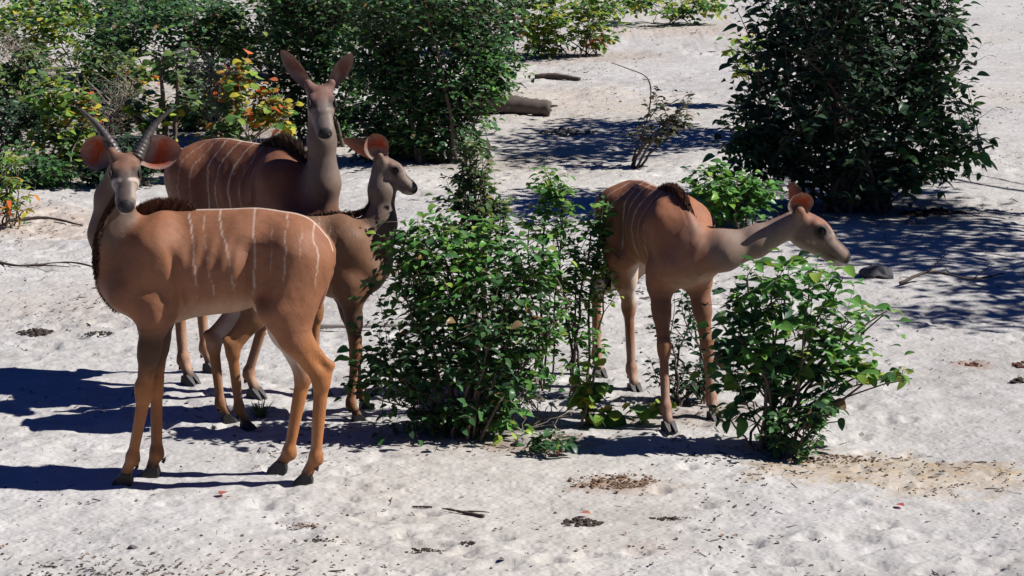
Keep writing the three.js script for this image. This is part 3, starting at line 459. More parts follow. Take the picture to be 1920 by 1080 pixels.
{ // the one on the right, stretching its neck out to browse
  const K = { name: 'kudu_heifer', at: [0.73, -11.66], turn: rad(-68), s: 0.905, seen: 1, stripes: evenStripes, colour: coatColour, chevron: 0.2, wide: 0.88, stripeGain: 1.35, stripeWide: 1.2,
    label: 'hornless kudu on the right stretching its neck out to browse a shrub',
    tones: { back: [0.25, 0.098, 0.05], flank: [0.31, 0.135, 0.068], neck: [0.25, 0.175, 0.135], leg: [0.26, 0.115, 0.058], foredark: [0.21, 0.098, 0.054], face: [0.22, 0.145, 0.11], fore: [0.23, 0.105, 0.064] },
    feet: { FL: [0.29, -0.17], FR: [0.44, 0.15], HL: [-0.645, 0.03], HR: [-0.32, -0.02] },
    neck: [[0.335, 0.86, -0.01, 0.085, -0.03, 0.03, 0.01], [0.435, 0.865, -0.13, 0.066, -0.006, 0.022, 0.004], [0.475, 0.905, -0.28, 0.052, 0, 0.017], [0.525, 0.98, -0.435, 0.046, 0, 0.010]],
    head: { poll: [0.54, 1.0, -0.47], dir: [0.84, -0.50, 0.16], size: 1.04 },
    ears: [{ side: 1, tip: [0.62, 1.155, -0.44], open: [0.35, -0.15, 1], width: 0.135 }, { side: -1, tip: [0.475, 1.185, -0.465], open: [0.8, 0.1, -0.5], width: 0.115 }],
    hair: [
      { name: 'mane', path: [[0.33, 0.99, -0.02], [0.27, 1.075, 0], [0.18, 1.10, 0], [0.08, 1.105, 0], [-0.02, 1.10, 0]], count: 3600, len: (t) => 0.02 + 0.048 * Math.sin(Math.PI * clamp(t * 1.02)) ** 0.8, lean: [-0.25, 1, 0], colour: [0.06, 0.026, 0.016], spread: 0.03, seed: 9 },
      { name: 'neck_mane', path: [[0.50, 1.045, -0.44], [0.46, 0.985, -0.32], [0.42, 0.955, -0.2], [0.36, 0.97, -0.08]], count: 900, len: () => 0.022, lean: [-0.1, 1, 0.3], colour: [0.07, 0.045, 0.03], spread: 0.02, seed: 10 },
      { name: 'tail_tuft', path: [[-0.50, 0.62, 0.05], [-0.50, 0.52, 0.055]], count: 260, len: (t) => 0.05, lean: [0, -1, 0], colour: [0.02, 0.014, 0.012], spread: 0.025, seed: 12 }],
    tail: [[-0.465, 0.93, 0], [-0.51, 0.83, 0.02], [-0.505, 0.7, 0.04], [-0.5, 0.58, 0.05]] };
  antelope(K);
}
// ------------------------------------------------------------------ shrubs
const bark = [std(lin(0.16, 0.115, 0.08), 0.95), std(lin(0.10, 0.075, 0.058), 0.95), std(lin(0.24, 0.20, 0.165), 0.95)];
// a leaf of length 1 along +x, its face to +y, folded along the midrib and drooping to the tip
function leafGeo(wide, fold, droop, tipPow = 1) {
  const pos = [], idx = [], N = 5;
  for (let i = 0; i <= N; i++) { const t = i / N, w = wide * 0.5 * Math.pow(Math.sin(Math.PI * Math.pow(t, tipPow)), 0.75) * (i === 0 || i === N ? 0.08 : 1), y = -droop * t * t + 0.04 * Math.sin(t * 5); pos.push(t, y + fold * w, w, t, y, 0, t, y + fold * w * 0.8, -w); }
  for (let i = 0; i < N; i++) { const a = i * 3; idx.push(a, a + 3, a + 1, a + 1, a + 3, a + 4, a + 1, a + 4, a + 2, a + 2, a + 4, a + 5); }
  const g = geoFrom(pos, idx); return g;
}
const leafShapes = { ovate: [leafGeo(0.58, 0.35, 0.22, 0.85), leafGeo(0.52, 0.15, 0.38, 0.9), leafGeo(0.62, 0.55, 0.12, 0.8)], round: [leafGeo(0.86, 0.18, 0.15, 1), leafGeo(0.8, 0.35, 0.3, 0.95), leafGeo(0.92, 0.1, 0.2, 1)], narrow: [leafGeo(0.36, 0.3, 0.3, 0.9), leafGeo(0.4, 0.5, 0.15, 0.85), leafGeo(0.33, 0.2, 0.45, 0.9)] };
const leafLook = { roughness: 0.95, specularIntensity: 0.4, transmission: 0.42, thickness: 0, clearcoat: 0.34, clearcoatRoughness: 0.3, side: THREE.DoubleSide };
const leafMats = new Map();
const leafMat = (c) => { const k = c.join(); if (!leafMats.has(k)) leafMats.set(k, phys({ ...leafLook, color: lin(...c) })); return leafMats.get(k); };
const leafWhite = phys({ ...leafLook, color: 0xffffff });
const GREEN = { // linear colours with their share
  deep: [[[0.24, 0.16, 0.075], 0.25], [[0.041, 0.128, 0.036], 4], [[0.054, 0.158, 0.038], 3], [[0.081, 0.203, 0.036], 2], [[0.03, 0.093, 0.036], 2], [[0.149, 0.255, 0.036], 0.5], [[0.216, 0.135, 0.042], 0.12]],
  fresh: [[[0.074, 0.232, 0.038], 4], [[0.115, 0.3, 0.043], 4], [[0.176, 0.345, 0.042], 2.5], [[0.27, 0.39, 0.042], 1], [[0.047, 0.15, 0.036], 2]],
  yellow: [[[0.189, 0.33, 0.036], 3], [[0.297, 0.39, 0.038], 3], [[0.095, 0.225, 0.036], 3], [[0.459, 0.405, 0.042], 1.2], [[0.054, 0.15, 0.036], 2]],
  autumn: [[[0.486, 0.42, 0.036], 3], [[0.608, 0.255, 0.036], 1.7], [[0.675, 0.143, 0.03], 1.2], [[0.203, 0.315, 0.036], 3], [[0.081, 0.195, 0.036], 3]],
  olive: [[[0.081, 0.158, 0.038], 3], [[0.121, 0.195, 0.042], 2.5], [[0.176, 0.24, 0.048], 1.5], [[0.047, 0.112, 0.036], 3], [[0.27, 0.21, 0.06], 0.35]],
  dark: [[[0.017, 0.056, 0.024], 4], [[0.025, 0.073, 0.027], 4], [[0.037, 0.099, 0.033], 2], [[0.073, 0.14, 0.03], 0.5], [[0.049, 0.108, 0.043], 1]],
  dry: [[[0.135, 0.105, 0.054], 3], [[0.061, 0.075, 0.03], 3], [[0.041, 0.083, 0.03], 2]],
};
function pickTone(list, r) { let s = 0; for (const t of list) s += t[1]; r *= s; for (const t of list) { r -= t[1]; if (r <= 0) return t[0]; } return list[0][0]; }
const eye = camera.position;
function shrub(o) {
  const [[x0, z0], blobs] = o.shape, R = rng(o.seed), y0 = groundH(x0, z0), g = base(o.name, x0, y0, z0);
  tag(g, o.label, o.category ?? 'shrub', o.group ?? 'shrubs');
  const stems = [], twigGeos = [], leaves = [], rnd = (a) => (R() - 0.5) * 2 * a, L = o.leaf;
  // stems rise from a common foot, one or more to every clump
  for (const b of blobs) {
    const n = Math.max(1, Math.round((o.stemsPer ?? 2) * (b[6] < 0.7 ? 0.6 : 1)));
    for (let i = 0; i < n; i++) {
      const a = V(rnd(o.foot ?? 0.07), -0.03, rnd(o.foot ?? 0.07)), e = V(b[0] + rnd(b[3] * 0.6), b[1] + rnd(b[4] * 0.35), b[2] + rnd(b[5] * 0.6)), m = V(lerp(a.x, e.x, 0.3) + rnd(0.06), e.y * (0.45 + 0.25 * R()), lerp(a.z, e.z, 0.3) + rnd(0.06));
      const len = a.distanceTo(e), pts = [], r0 = (o.stemR ?? 0.011) * (0.6 + 0.6 * R()) * (0.6 + 0.4 * Math.min(1.6, len)), k = 9;
      for (let j = 0; j <= k; j++) { const p = bez(a, m, e, j / k); p.x += rnd(0.012); p.z += rnd(0.012); pts.push(p); }
      stems.push({ pts, blob: b }); const sm = mesh('stem', tube(pts, pts.map((_, j) => lerp(r0, r0 * 0.35, j / k)), 6, 0.25, stems.length), bark[o.bark ?? 0], g); sm.userData = {};
    }
  }
  const all = stems.flatMap((s) => s.pts.filter((_, j) => j > 2));
  for (const b of blobs) {
    const vol = Math.cbrt(b[3] * b[4] * b[5]), n = Math.round(o.density * vol * vol / (L.len * L.len) * (b[6] ?? 1) * 0.52);
    for (let i = 0; i < n; i++) {
      let dx, dy, dz; do { dx = rnd(1); dy = rnd(1); dz = rnd(1); } while (dx * dx + dy * dy + dz * dz > 1);
      const q = Math.sqrt(dx * dx + dy * dy + dz * dz) || 1, rr = Math.pow(q, 0.55) / q * (1 + 0.3 * rnd(1)), e = V(b[0] + dx * rr * b[3], b[1] + dy * rr * b[4], b[2] + dz * rr * b[5]); if (e.y < 0.015) e.y = 0.015 + R() * 0.04;
      let best = null, bd = 1e9; for (let c = 0; c < 14; c++) { const p = all[Math.floor(R() * all.length)], d = p.distanceTo(e) + (p.y > e.y ? 0.15 : 0); if (d < bd) { bd = d; best = p; } }
      const a = best.clone(), ll = a.distanceTo(e), maxL = (o.twigMax ?? 0.35); if (ll > maxL) a.lerp(e, 1 - maxL / ll);
      const m = a.clone().lerp(e, 0.5).add(V(rnd(0.04), 0.03 + rnd(0.03), rnd(0.04))), pts = [0, 0.33, 0.67, 1].map((t) => bez(a, m, e, t));
      if (R() < (o.twigShare ?? 0.55)) twigGeos.push(tube(pts, [0.0028, 0.0022, 0.0016, 0.001].map((v) => v * (o.twigR ?? 1)), 3));
      const nl = L.per?.[0] ? L.per[0] + Math.floor(R() * L.per[1]) : 4 + Math.floor(R() * 4), T = e.clone().sub(a).normalize();
      for (let k = 0; k < nl; k++) {
        const t = k === nl - 1 ? 1 : lerp(0.25, 0.97, (k + R() * 0.6) / nl), p = bez(a, m, e, Math.min(1, t)), ang = k * 2.4 + R() * 1.5, d = T.clone().multiplyScalar(0.45).add(V(Math.cos(ang), rnd(0.35) - (L.hang ?? 0.12), Math.sin(ang)));
        d.normalize(); const up = V(rnd(0.75), 1, rnd(0.75)).normalize(), sd = V(0, 0, 0).crossVectors(d, up).normalize(), nn = V(0, 0, 0).crossVectors(sd, d);
        const sz = L.len * (0.38 + 0.35 * R() + 0.75 * R() * R()), M = new THREE.Matrix4().makeBasis(d.clone().multiplyScalar(sz), nn.multiplyScalar(sz), sd.multiplyScalar(sz)).setPosition(p.clone().addScaledVector(d, 0.006));
        const bt = b[7] ?? o.tones; leaves.push({ M, p, c: pickTone(GREEN[bt], R()), v: Math.floor(R() * 3), f: 0.62 + 0.7 * R(), r: R() });
      }
    }
  }
  // the leaves that show largest are meshes of their own, the rest one mass
  const ex = eye.x - x0, ez = eye.z - z0, el = Math.hypot(ex, ez); for (const l of leaves) l.score = (l.p.x * ex + l.p.z * ez) / el + 0.25 * l.p.y + 0.12 * l.r;
  leaves.sort((a, b) => b.score - a.score);
  const shapes = leafShapes[L.shape ?? 'ovate'], own = leaves.slice(0, o.own ?? 120), rest = leaves.slice(o.own ?? 120);
  for (const l of own) { const m = new THREE.Mesh(shapes[l.v], leafMat(l.c)); m.name = 'leaf'; m.castShadow = m.receiveShadow = true; l.M.decompose(m.position, m.quaternion, m.scale); g.add(m); }
  for (let v = 0; v < 3; v++) {
    const set = rest.filter((l) => l.v === v); if (!set.length) continue;
    const im = new THREE.InstancedMesh(shapes[v], leafWhite, set.length); im.name = 'foliage'; im.castShadow = im.receiveShadow = true; im.userData.kind = 'stuff';
    set.forEach((l, i) => { im.setMatrixAt(i, l.M); im.setColorAt(i, lin(l.c[0] * l.f, l.c[1] * l.f, l.c[2] * l.f)); }); g.add(im);
  }
  if (twigGeos.length) { const t = mesh('twigs', mergeGeometries(twigGeos), bark[o.bark ?? 0], g); t.userData.kind = 'stuff'; }
  shrub.total = (shrub.total ?? 0) + leaves.length; shrub.own = (shrub.own ?? 0) + own.length;
  return g;
}
// foot [x, z], then clumps: centre, half sizes, share of twigs
const SHAPES = {
centre:[[-0.242,-11.135],[[-0.009,0.871,0,0.289,0.195,0.246,1],[-0.249,0.704,0,0.176,0.235,0.154,1],[0.255,0.704,0,0.202,0.235,0.171,1],[-0.01,0.536,0,0.354,0.249,0.301,1],[0.065,0.263,0,0.33,0.184,0.281,1],[-0.29,0.328,0,0.178,0.184,0.151,1],[0.344,0.38,0,0.139,0.197,0.129,1],[-0.476,0.397,-0.15,0.128,0.199,0.131,0.5],[-0.165,0.079,0,0.242,0.1,0.206,0.7],[-0.159,0.998,0,0.176,0.117,0.149,1],[0.393,0.845,0,0.113,0.13,0.096,1],[-0.54,0.198,-0.1,0.115,0.093,0.098,0.4],[0.192,0.998,0,0.125,0.091,0.107,0.6],[0.482,0.588,0,0.114,0.144,0.097,0.5],[0.242,0.079,0.05,0.152,0.092,0.13,0.6],[-0.335,0.896,0,0.1,0.104,0.085,0.5]]],
tall:[[-0.158,-11.536],[[-0.022,1.292,0,0.124,0.147,0.105,1],[-0.054,1.083,0,0.181,0.134,0.154,1],[0.054,0.951,0,0.13,0.121,0.11,1]]],
sapling:[[0.191,-11.965],[[-0.017,1.078,0,0.113,0.089,0.096,1],[0.037,0.97,0,0.102,0.089,0.087,1],[-0.043,0.847,0,0.113,0.078,0.096,0.7],[0.012,0.599,0,0.103,0.14,0.092,0.5],[-0.001,0.35,0,0.109,0.141,0.092,0.5]]],
spur:[[0.338,-11.855],[[0.115,0.948,0,0.096,0.088,0.082,1],[0.129,0.799,0,0.118,0.105,0.1,1],[0.149,0.608,0,0.07,0.117,0.077,1],[-0.016,0.43,0,0.134,0.153,0.114,0.9],[-0.031,0.676,0,0.12,0.125,0.102,0.9],[0.012,0.209,0,0.103,0.126,0.087,0.7],[-0.071,0.84,0,0.08,0.083,0.068,0.8]]],
round:[[0.376,-11.332],[[0.038,0.134,0,0.13,0.113,0.11,1],[0.142,0.04,0,0.073,0.054,0.062,1],[-0.015,0.254,0,0.078,0.067,0.066,0.6],[-0.039,0.04,0,0.078,0.054,0.066,1]]],
runner:[[0.572,-11.362],[[0.038,0.094,0,0.057,0.043,0.049,1],[0.116,0.094,0,0.062,0.043,0.053,1],[0.212,0.086,0,0.052,0.043,0.044,1]]],
low:[[0.186,-10.787],[[-0,0.062,0,0.119,0.051,0.101,1]]],
right:[[1.227,-10.917],[[0.024,0.585,0,0.235,0.257,0.2,1],[-0.174,0.61,0,0.161,0.257,0.168,1],[0.08,0.825,0,0.222,0.102,0.189,1],[0.287,0.483,0,0.161,0.116,0.137,1],[-0.057,0.343,0,0.237,0.155,0.201,1],[0.481,0.393,0.05,0.149,0.051,0.126,1],[0.483,0.639,-0.1,0.105,0.052,0.089,1],[0.217,0.304,0,0.125,0.103,0.106,1],[0.301,0.821,0.1,0.078,0.063,0.067,1],[-0.275,0.47,0.05,0.099,0.192,0.126,0.9],[0.358,0.61,0,0.111,0.103,0.095,0.7],[0.581,0.368,0.05,0.062,0.062,0.053,0.8],[-0.092,0.813,0,0.123,0.077,0.105,0.7],[-0.209,0.215,0.05,0.112,0.103,0.095,0.8],[0.271,0.15,0,0.113,0.091,0.096,0.6]]],
rightlow:[[1.306,-10.733],[[-0.003,0.122,0,0.172,0.107,0.147,1],[0.093,0.224,0,0.098,0.076,0.084,1]]],
legs:[[0.913,-11.746],[[-0.165,0.317,0,0.101,0.18,0.118,0.6],[-0.034,0.453,0,0.107,0.138,0.091,0.7],[-0.095,0.111,0,0.161,0.083,0.137,0.6],[0.078,0.179,0,0.12,0.166,0.109,0.8]]],
bright:[[1.522,-16.698],[[-0.062,0.342,0,0.27,0.124,0.229,1],[0.183,0.247,0,0.15,0.148,0.127,1],[0.015,0.19,0,0.319,0.148,0.271,1]]],
big:[[2.518,-17.512],[[-0.034,1.173,0,0.839,0.445,0.713,1],[-0.021,0.724,0,0.861,0.385,0.732,1],[-0.601,0.488,0,0.431,0.305,0.366,1],[0.497,0.409,0,0.451,0.264,0.383,1],[-0.052,1.79,0,0.875,0.484,0.744,1],[0.656,0.881,0,0.274,0.445,0.292,1],[-0.046,0.251,0,0.707,0.163,0.601,0.8],[0.964,0.476,0,0.176,0.073,0.15,0.4],[-0.857,0.587,0,0.176,0.284,0.186,1],[-0.714,1.212,0,0.214,0.364,0.239,1],[0.617,1.406,0,0.195,0.323,0.212,1]]],
bigyellow:[[2.377,-23.196],[[-0.14,0.543,0,0.196,0.15,0.167,1],[-0.111,0.363,0,0.155,0.107,0.132,1]]],
thin:[[0.98,-19.448],[[0.298,0.512,0,0.208,0.144,0.177,1],[0.17,0.316,0,0.196,0.126,0.166,1],[0.365,0.338,0,0.13,0.099,0.111,1],[0.063,0.184,0,0.109,0.081,0.093,0.3]]],
bgA:[[-0.576,-19.792],[[0.137,0.887,0,0.551,0.503,0.469,1],[-0.306,0.49,0,0.486,0.389,0.413,1],[0.002,0.268,0,0.421,0.275,0.357,1],[-0.566,0.843,0,0.397,0.411,0.337,1],[0.422,0.777,0,0.256,0.274,0.218,1],[-0.122,1.498,0,0.879,0.319,0.747,1],[-0.485,0.179,0,0.266,0.184,0.226,1]]],
bgB:[[-1.678,-20.867],[[-0.17,0.909,0,0.441,0.385,0.375,1],[0.195,0.584,0,0.326,0.386,0.277,1],[-0.365,0.398,0,0.28,0.29,0.238,1],[0.096,0.164,0,0.327,0.193,0.278,1],[0.022,1.369,0,0.603,0.288,0.512,1]]],
bgC:[[-2.151,-18.82],[[0.019,0.804,0,0.201,0.209,0.171,1],[0.16,0.594,0,0.244,0.183,0.207,1],[-0.073,0.467,0,0.252,0.153,0.215,1],[0.347,0.509,0,0.168,0.153,0.143,1],[-0.203,0.319,0,0.211,0.131,0.179,1]]],
bgD:[[-2.798,-19.28],[[0.103,0.899,0,0.236,0.142,0.201,1],[-0.102,0.491,0,0.194,0.179,0.165,1],[0.181,0.599,0,0.151,0.156,0.128,0.6],[-0.25,0.556,0,0.151,0.156,0.128,0.6],[-0.045,0.231,0,0.194,0.112,0.165,0.6]]],
bgE:[[-3.588,-18.953],[[-0.036,0.704,0,0.275,0.219,0.234,1],[0.038,0.449,0,0.275,0.198,0.234,1],[-0.097,0.236,0,0.297,0.176,0.252,1],[0.154,0.15,0,0.212,0.154,0.18,1],[0.274,0.555,0,0.127,0.175,0.115,1]]],
bgF:[[-3.573,-16.803],[[0.016,0.382,0,0.17,0.234,0.154,1],[0.044,0.153,0,0.132,0.157,0.112,1]]],
bgG:[[-5.089,-26.344],[[-0.152,0.584,0,0.557,0.304,0.473,1],[0.366,0.409,0,0.469,0.365,0.399,1],[-0.397,0.293,0,0.352,0.243,0.299,1]]],
bgH:[[-3.776,-25.363],[[-0.151,0.563,0,0.621,0.409,0.528,1],[0.467,0.619,0,0.564,0.351,0.48,1],[0.8,0.451,0,0.395,0.41,0.336,1],[-0.496,0.338,0,0.339,0.234,0.288,1]]],
bgI:[[0.671,-27.512],[[0.028,0.445,0,0.52,0.304,0.442,1],[-0.397,0.262,0,0.337,0.286,0.286,1],[0.334,0.201,0,0.214,0.14,0.182,1],[0.362,0.596,0,0.306,0.19,0.26,1]]],
bgJ:[[2.067,-31.139],[[-0.21,0.288,0,0.554,0.215,0.471,1],[0.409,0.24,0,0.346,0.179,0.294,1]]],
bgK:[[0,-27.962],[[-0.062,0.371,0,0.373,0.322,0.317,1],[0.123,0.741,0,0.559,0.322,0.475,1]]],
bgS:[[-3.017,-18.559],[[-0.012,0.273,0,0.249,0.194,0.212,1],[-0.224,0.139,0,0.229,0.121,0.194,1],[0.172,0.168,0,0.166,0.129,0.141,1],[-0.081,0.063,0,0.25,0.065,0.212,1]]],
bgT:[[-4.207,-19.792],[[0.058,0.312,0,0.243,0.206,0.207,1],[0.281,0.379,0,0.155,0.16,0.132,1]]],
bgU:[[-3.73,-18.482],[[-0.033,0.201,0,0.248,0.172,0.211,1],[0.212,0.126,0,0.228,0.107,0.194,1],[-0.163,0.055,0,0.166,0.064,0.141,1]]],
bgV:[[-3.577,-21.363],[[-0.039,0.264,0,0.262,0.222,0.223,1],[0.147,0.12,0,0.191,0.148,0.162,1],[-0.188,0.072,0,0.215,0.124,0.183,1]]],
bgW:[[-2.692,-21.534],[[-0.066,0.242,0,0.24,0.199,0.204,1],[0.153,0.362,0,0.192,0.199,0.163,1],[-0.238,0.073,0,0.169,0.1,0.143,1]]],
deadA:[[-3.432,-19.792],[[0.038,0.445,0,0.309,0.275,0.263,1],[0.262,0.578,0,0.221,0.229,0.188,1]]],
deadB:[[-2.529,-20.965],[[0.014,0.573,0,0.327,0.242,0.278,1],[-0.216,0.666,0,0.234,0.194,0.199,1]]],
deadC:[[-4.394,-21.883],[[0.021,0.514,0,0.342,0.253,0.29,1],[-0.165,0.708,0,0.292,0.202,0.249,1]]],
deadD:[[0.103,-11.282],[[-0.103,0.16,0,0.155,0.12,0.132,1],[0.103,0.08,0,0.155,0.067,0.132,1]]],
bgL:[[-2.367,-25.363],[[-0.1,0.619,0,0.621,0.409,0.528,1],[0.35,0.731,0,0.508,0.351,0.432,1],[-0.499,0.338,0,0.339,0.293,0.288,1]]],
bgM:[[-2.852,-22.243],[[0.01,0.373,0,0.298,0.231,0.253,1],[-0.221,0.075,0,0.199,0.155,0.169,1],[0.178,0.175,0,0.199,0.154,0.169,1]]],
bgN:[[-3.869,-23.0],[[-0.012,0.385,0,0.333,0.266,0.283,1],[-0.224,0.18,0,0.257,0.186,0.218,1],[0.24,0.283,0,0.231,0.213,0.196,1]]],
bgO:[[-4.435,-21.363],[[0.016,0.383,0,0.238,0.247,0.203,1],[0.166,0.574,0,0.214,0.197,0.182,1],[-0.217,0.479,0,0.286,0.296,0.243,1]]],
bgP:[[-1.404,-26.344],[[-0.109,0.642,0,0.644,0.425,0.548,1],[0.589,0.584,0,0.527,0.425,0.448,1]]],
bgQ:[[-5.707,-31.861],[[-0.198,0.351,0,0.991,0.367,0.843,1],[1.067,0.351,0,1.062,0.44,0.903,1]]],
bgR:[[-1.151,-19.792],[[-0.04,0.312,0,0.199,0.183,0.169,1],[0.178,0.134,0,0.177,0.138,0.151,1]]],
};
const near = 'leafy shrubs beside the kudus', far = 'shrubs of the thicket behind';
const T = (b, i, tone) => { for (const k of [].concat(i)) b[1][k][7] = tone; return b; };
shrub({ name: 'leafy_bush', shape: T(SHAPES.centre, [0, 9, 10, 12, 13, 15, 6, 14], 'fresh'), seed: 21, label: 'largest dense green bush in the middle, between the small kudu and the right one', category: 'bush', tones: 'deep', leaf: { len: 0.062, shape: 'ovate' }, density: 15.5, stemsPer: 2, foot: 0.13, own: 300, group: near });
shrub({ name: 'upright_shrub', shape: SHAPES.tall, seed: 22, label: 'upright olive shrub rising behind the top of the middle bush', tones: 'olive', leaf: { len: 0.05, shape: 'ovate' }, density: 17, stemsPer: 4, own: 160, bark: 1, group: near });
shrub({ name: 'sapling', shape: SHAPES.sapling, seed: 23, label: 'slender sapling with bright leaf tufts just right of the middle bush', category: 'sapling', tones: 'fresh', leaf: { len: 0.06, shape: 'ovate' }, density: 15.07, stemsPer: 1, stemR: 0.008, foot: 0.04, own: 150, bark: 1, group: near });
shrub({ name: 'branching_shrub', shape: T(SHAPES.spur, [2], 'yellow'), seed: 24, label: 'sparse branching shrub partly covering the rump of the right kudu', tones: 'fresh', leaf: { len: 0.055, shape: 'ovate' }, density: 15, stemsPer: 1, stemR: 0.009, own: 160, bark: 1, group: near });
shrub({ name: 'round_leaf_seedling', shape: SHAPES.round, seed: 25, label: 'small seedling with large round pale leaves at the foot of the middle bush', category: 'seedling', tones: 'yellow', leaf: { len: 0.095, shape: 'round', per: [3, 3], hang: 0.5 }, density: 17, stemsPer: 3, foot: 0.04, own: 120, twigMax: 0.12, group: near });
shrub({ name: 'yellow_leaf_seedling', shape: SHAPES.runner, seed: 26, label: 'trailing seedling with a few yellow leaves before the front hoof of the right kudu', category: 'seedling', tones: 'yellow', leaf: { len: 0.08, shape: 'round', per: [2, 2], hang: 0.5 }, density: 16, stemsPer: 1, stemR: 0.005, foot: 0.02, own: 60, twigMax: 0.06, group: near });
shrub({ name: 'low_plant', shape: SHAPES.low, seed: 27, label: 'lowest green plant on the sand in front of the middle bush', category: 'plant', tones: 'deep', leaf: { len: 0.05, shape: 'ovate' }, density: 13.91, stemsPer: 5, stemR: 0.004, foot: 0.04, own: 120, twigMax: 0.1, group: near });
shrub({ name: 'browsed_shrub', shape: T(T(SHAPES.right, [3, 6, 2, 8, 10, 12, 0], 'fresh'), [5, 11], 'yellow'), seed: 28, label: 'broad shrub under the chin of the right kudu with branches reaching right', tones: 'deep', leaf: { len: 0.09, shape: 'ovate', per: [4, 4] }, density: 13.5, stemsPer: 2, foot: 0.12, own: 300, bark: 1, group: near });
shrub({ name: 'basal_shrub', shape: SHAPES.rightlow, seed: 29, label: 'small bushy shrub at ground level below the browsed shrub', tones: 'deep', leaf: { len: 0.055, shape: 'ovate' }, density: 15, stemsPer: 4, stemR: 0.008, foot: 0.06, own: 150, group: near });
shrub({ name: 'twiggy_shrub', shape: SHAPES.legs, seed: 30, label: 'dark twiggy shrub seen between the legs of the right kudu', tones: 'dark', leaf: { len: 0.045, shape: 'ovate' }, density: 10.66, stemsPer: 4, foot: 0.12, own: 150, bark: 1, group: near });
shrub({ name: 'bright_bush', shape: SHAPES.bright, seed: 31, label: 'bright green low bush just behind the neck of the right kudu', category: 'bush', tones: 'fresh', leaf: { len: 0.085, shape: 'ovate' }, density: 23.18, stemsPer: 4, foot: 0.2, own: 200, group: near });
shrub({ name: 'big_dark_bush', shape: T(SHAPES.big, [3, 5, 10, 8], 'deep'), seed: 32, label: 'huge dark green bush at the upper right, in its own shade', category: 'bush', tones: 'dark', leaf: { len: 0.105, shape: 'ovate' }, density: 17, stemsPer: 3, stemR: 0.02, foot: 0.3, own: 300, bark: 1, twigMax: 0.5, twigR: 1.6, group: far });  // lighter deep tone on the side clumps paints part of the foliage as sunlit
shrub({ name: 'yellowing_shrub', shape: SHAPES.bigyellow, seed: 33, label: 'small yellowing shrub at the left edge of the huge dark bush', tones: 'yellow', leaf: { len: 0.10, shape: 'ovate' }, density: 13.91, stemsPer: 3, own: 60, group: far });
shrub({ name: 'spindly_sapling', shape: SHAPES.thin, seed: 34, label: 'spindly leaning sapling alone on the shaded sand, left of the huge dark bush', category: 'sapling', tones: 'dry', leaf: { len: 0.07, shape: 'ovate', per: [3, 3] }, density: 10.98, stemsPer: 2, stemR: 0.014, foot: 0.04, own: 120, bark: 1, group: far });
shrub({ name: 'thicket_bush', shape: T(SHAPES.bgA, [4], 'fresh'), seed: 35, label: 'dense dark bush of the thicket right of the raised cow head', category: 'bush', tones: 'deep', leaf: { len: 0.075, shape: 'ovate' }, density: 22, stemsPer: 3, stemR: 0.018, foot: 0.3, own: 260, bark: 1, twigMax: 0.5, group: far });
shrub({ name: 'thicket_bush', shape: SHAPES.bgB, seed: 36, label: 'dark bush of the thicket directly behind the raised ears of the cow', category: 'bush', tones: 'deep', leaf: { len: 0.075, shape: 'ovate' }, density: 20, stemsPer: 3, stemR: 0.018, foot: 0.25, own: 160, bark: 1, twigMax: 0.5, group: far });
shrub({ name: 'autumn_shrub', shape: T(SHAPES.bgC, [2], 'olive'), seed: 37, label: 'shrub with yellow and orange leaves above the back of the cow', tones: 'autumn', leaf: { len: 0.09, shape: 'round' }, density: 10.66, stemsPer: 4, foot: 0.2, own: 200, bark: 2, group: far });
shrub({ name: 'forked_shrub', shape: T(T(SHAPES.bgD, [1], 'yellow'), [4], 'autumn'), seed: 38, label: 'open forked shrub with a dark trunk above the right horn of the bull', tones: 'olive', leaf: { len: 0.09, shape: 'round' }, density: 9.27, stemsPer: 3, stemR: 0.024, foot: 0.06, own: 200, bark: 1, group: far });
shrub({ name: 'pale_green_shrub', shape: T(SHAPES.bgE, [4], 'autumn'), seed: 39, label: 'pale green shrub left of the horns of the bull', tones: 'yellow', leaf: { len: 0.08, shape: 'round' }, density: 12.05, stemsPer: 3, foot: 0.2, own: 200, bark: 2, group: far });
shrub({ name: 'edge_shrub', shape: T(SHAPES.bgF, [1], 'autumn'), seed: 40, label: 'small green shrub cut by the left edge of the picture', tones: 'yellow', leaf: { len: 0.08, shape: 'narrow' }, density: 13.91, stemsPer: 4, foot: 0.1, own: 150, group: far });
shrub({ name: 'thicket_bush', shape: SHAPES.bgG, seed: 41, label: 'bush of the thicket in the top left corner', category: 'bush', tones: 'yellow', leaf: { len: 0.10, shape: 'ovate' }, density: 10.43, stemsPer: 3, foot: 0.4, own: 60, bark: 1, group: far });
shrub({ name: 'thicket_bush', shape: SHAPES.bgH, seed: 42, label: 'wide dark bush of the thicket at the top, left of the cow', category: 'bush', tones: 'deep', leaf: { len: 0.10, shape: 'ovate' }, density: 15.07, stemsPer: 3, foot: 0.4, own: 80, bark: 1, group: far });
shrub({ name: 'thicket_bush', shape: T(SHAPES.bgI, [2], 'autumn'), seed: 43, label: 'yellow green bush at the top centre with a few orange leaves', category: 'bush', tones: 'yellow', leaf: { len: 0.10, shape: 'ovate' }, density: 15.07, stemsPer: 3, foot: 0.3, own: 80, bark: 1, group: far });
shrub({ name: 'thicket_bush', shape: SHAPES.bgJ, seed: 44, label: 'farthest bush at the top edge, left of the huge dark bush', category: 'bush', tones: 'yellow', leaf: { len: 0.11, shape: 'ovate' }, density: 13.91, stemsPer: 3, foot: 0.4, own: 40, bark: 1, group: far });
shrub({ name: 'thicket_bush', shape: SHAPES.bgK, seed: 45, label: 'green bush at the top between the dense thicket and the yellow green bush', category: 'bush', tones: 'olive', leaf: { len: 0.10, shape: 'ovate' }, density: 15.07, stemsPer: 3, foot: 0.3, own: 40, bark: 1, group: far });
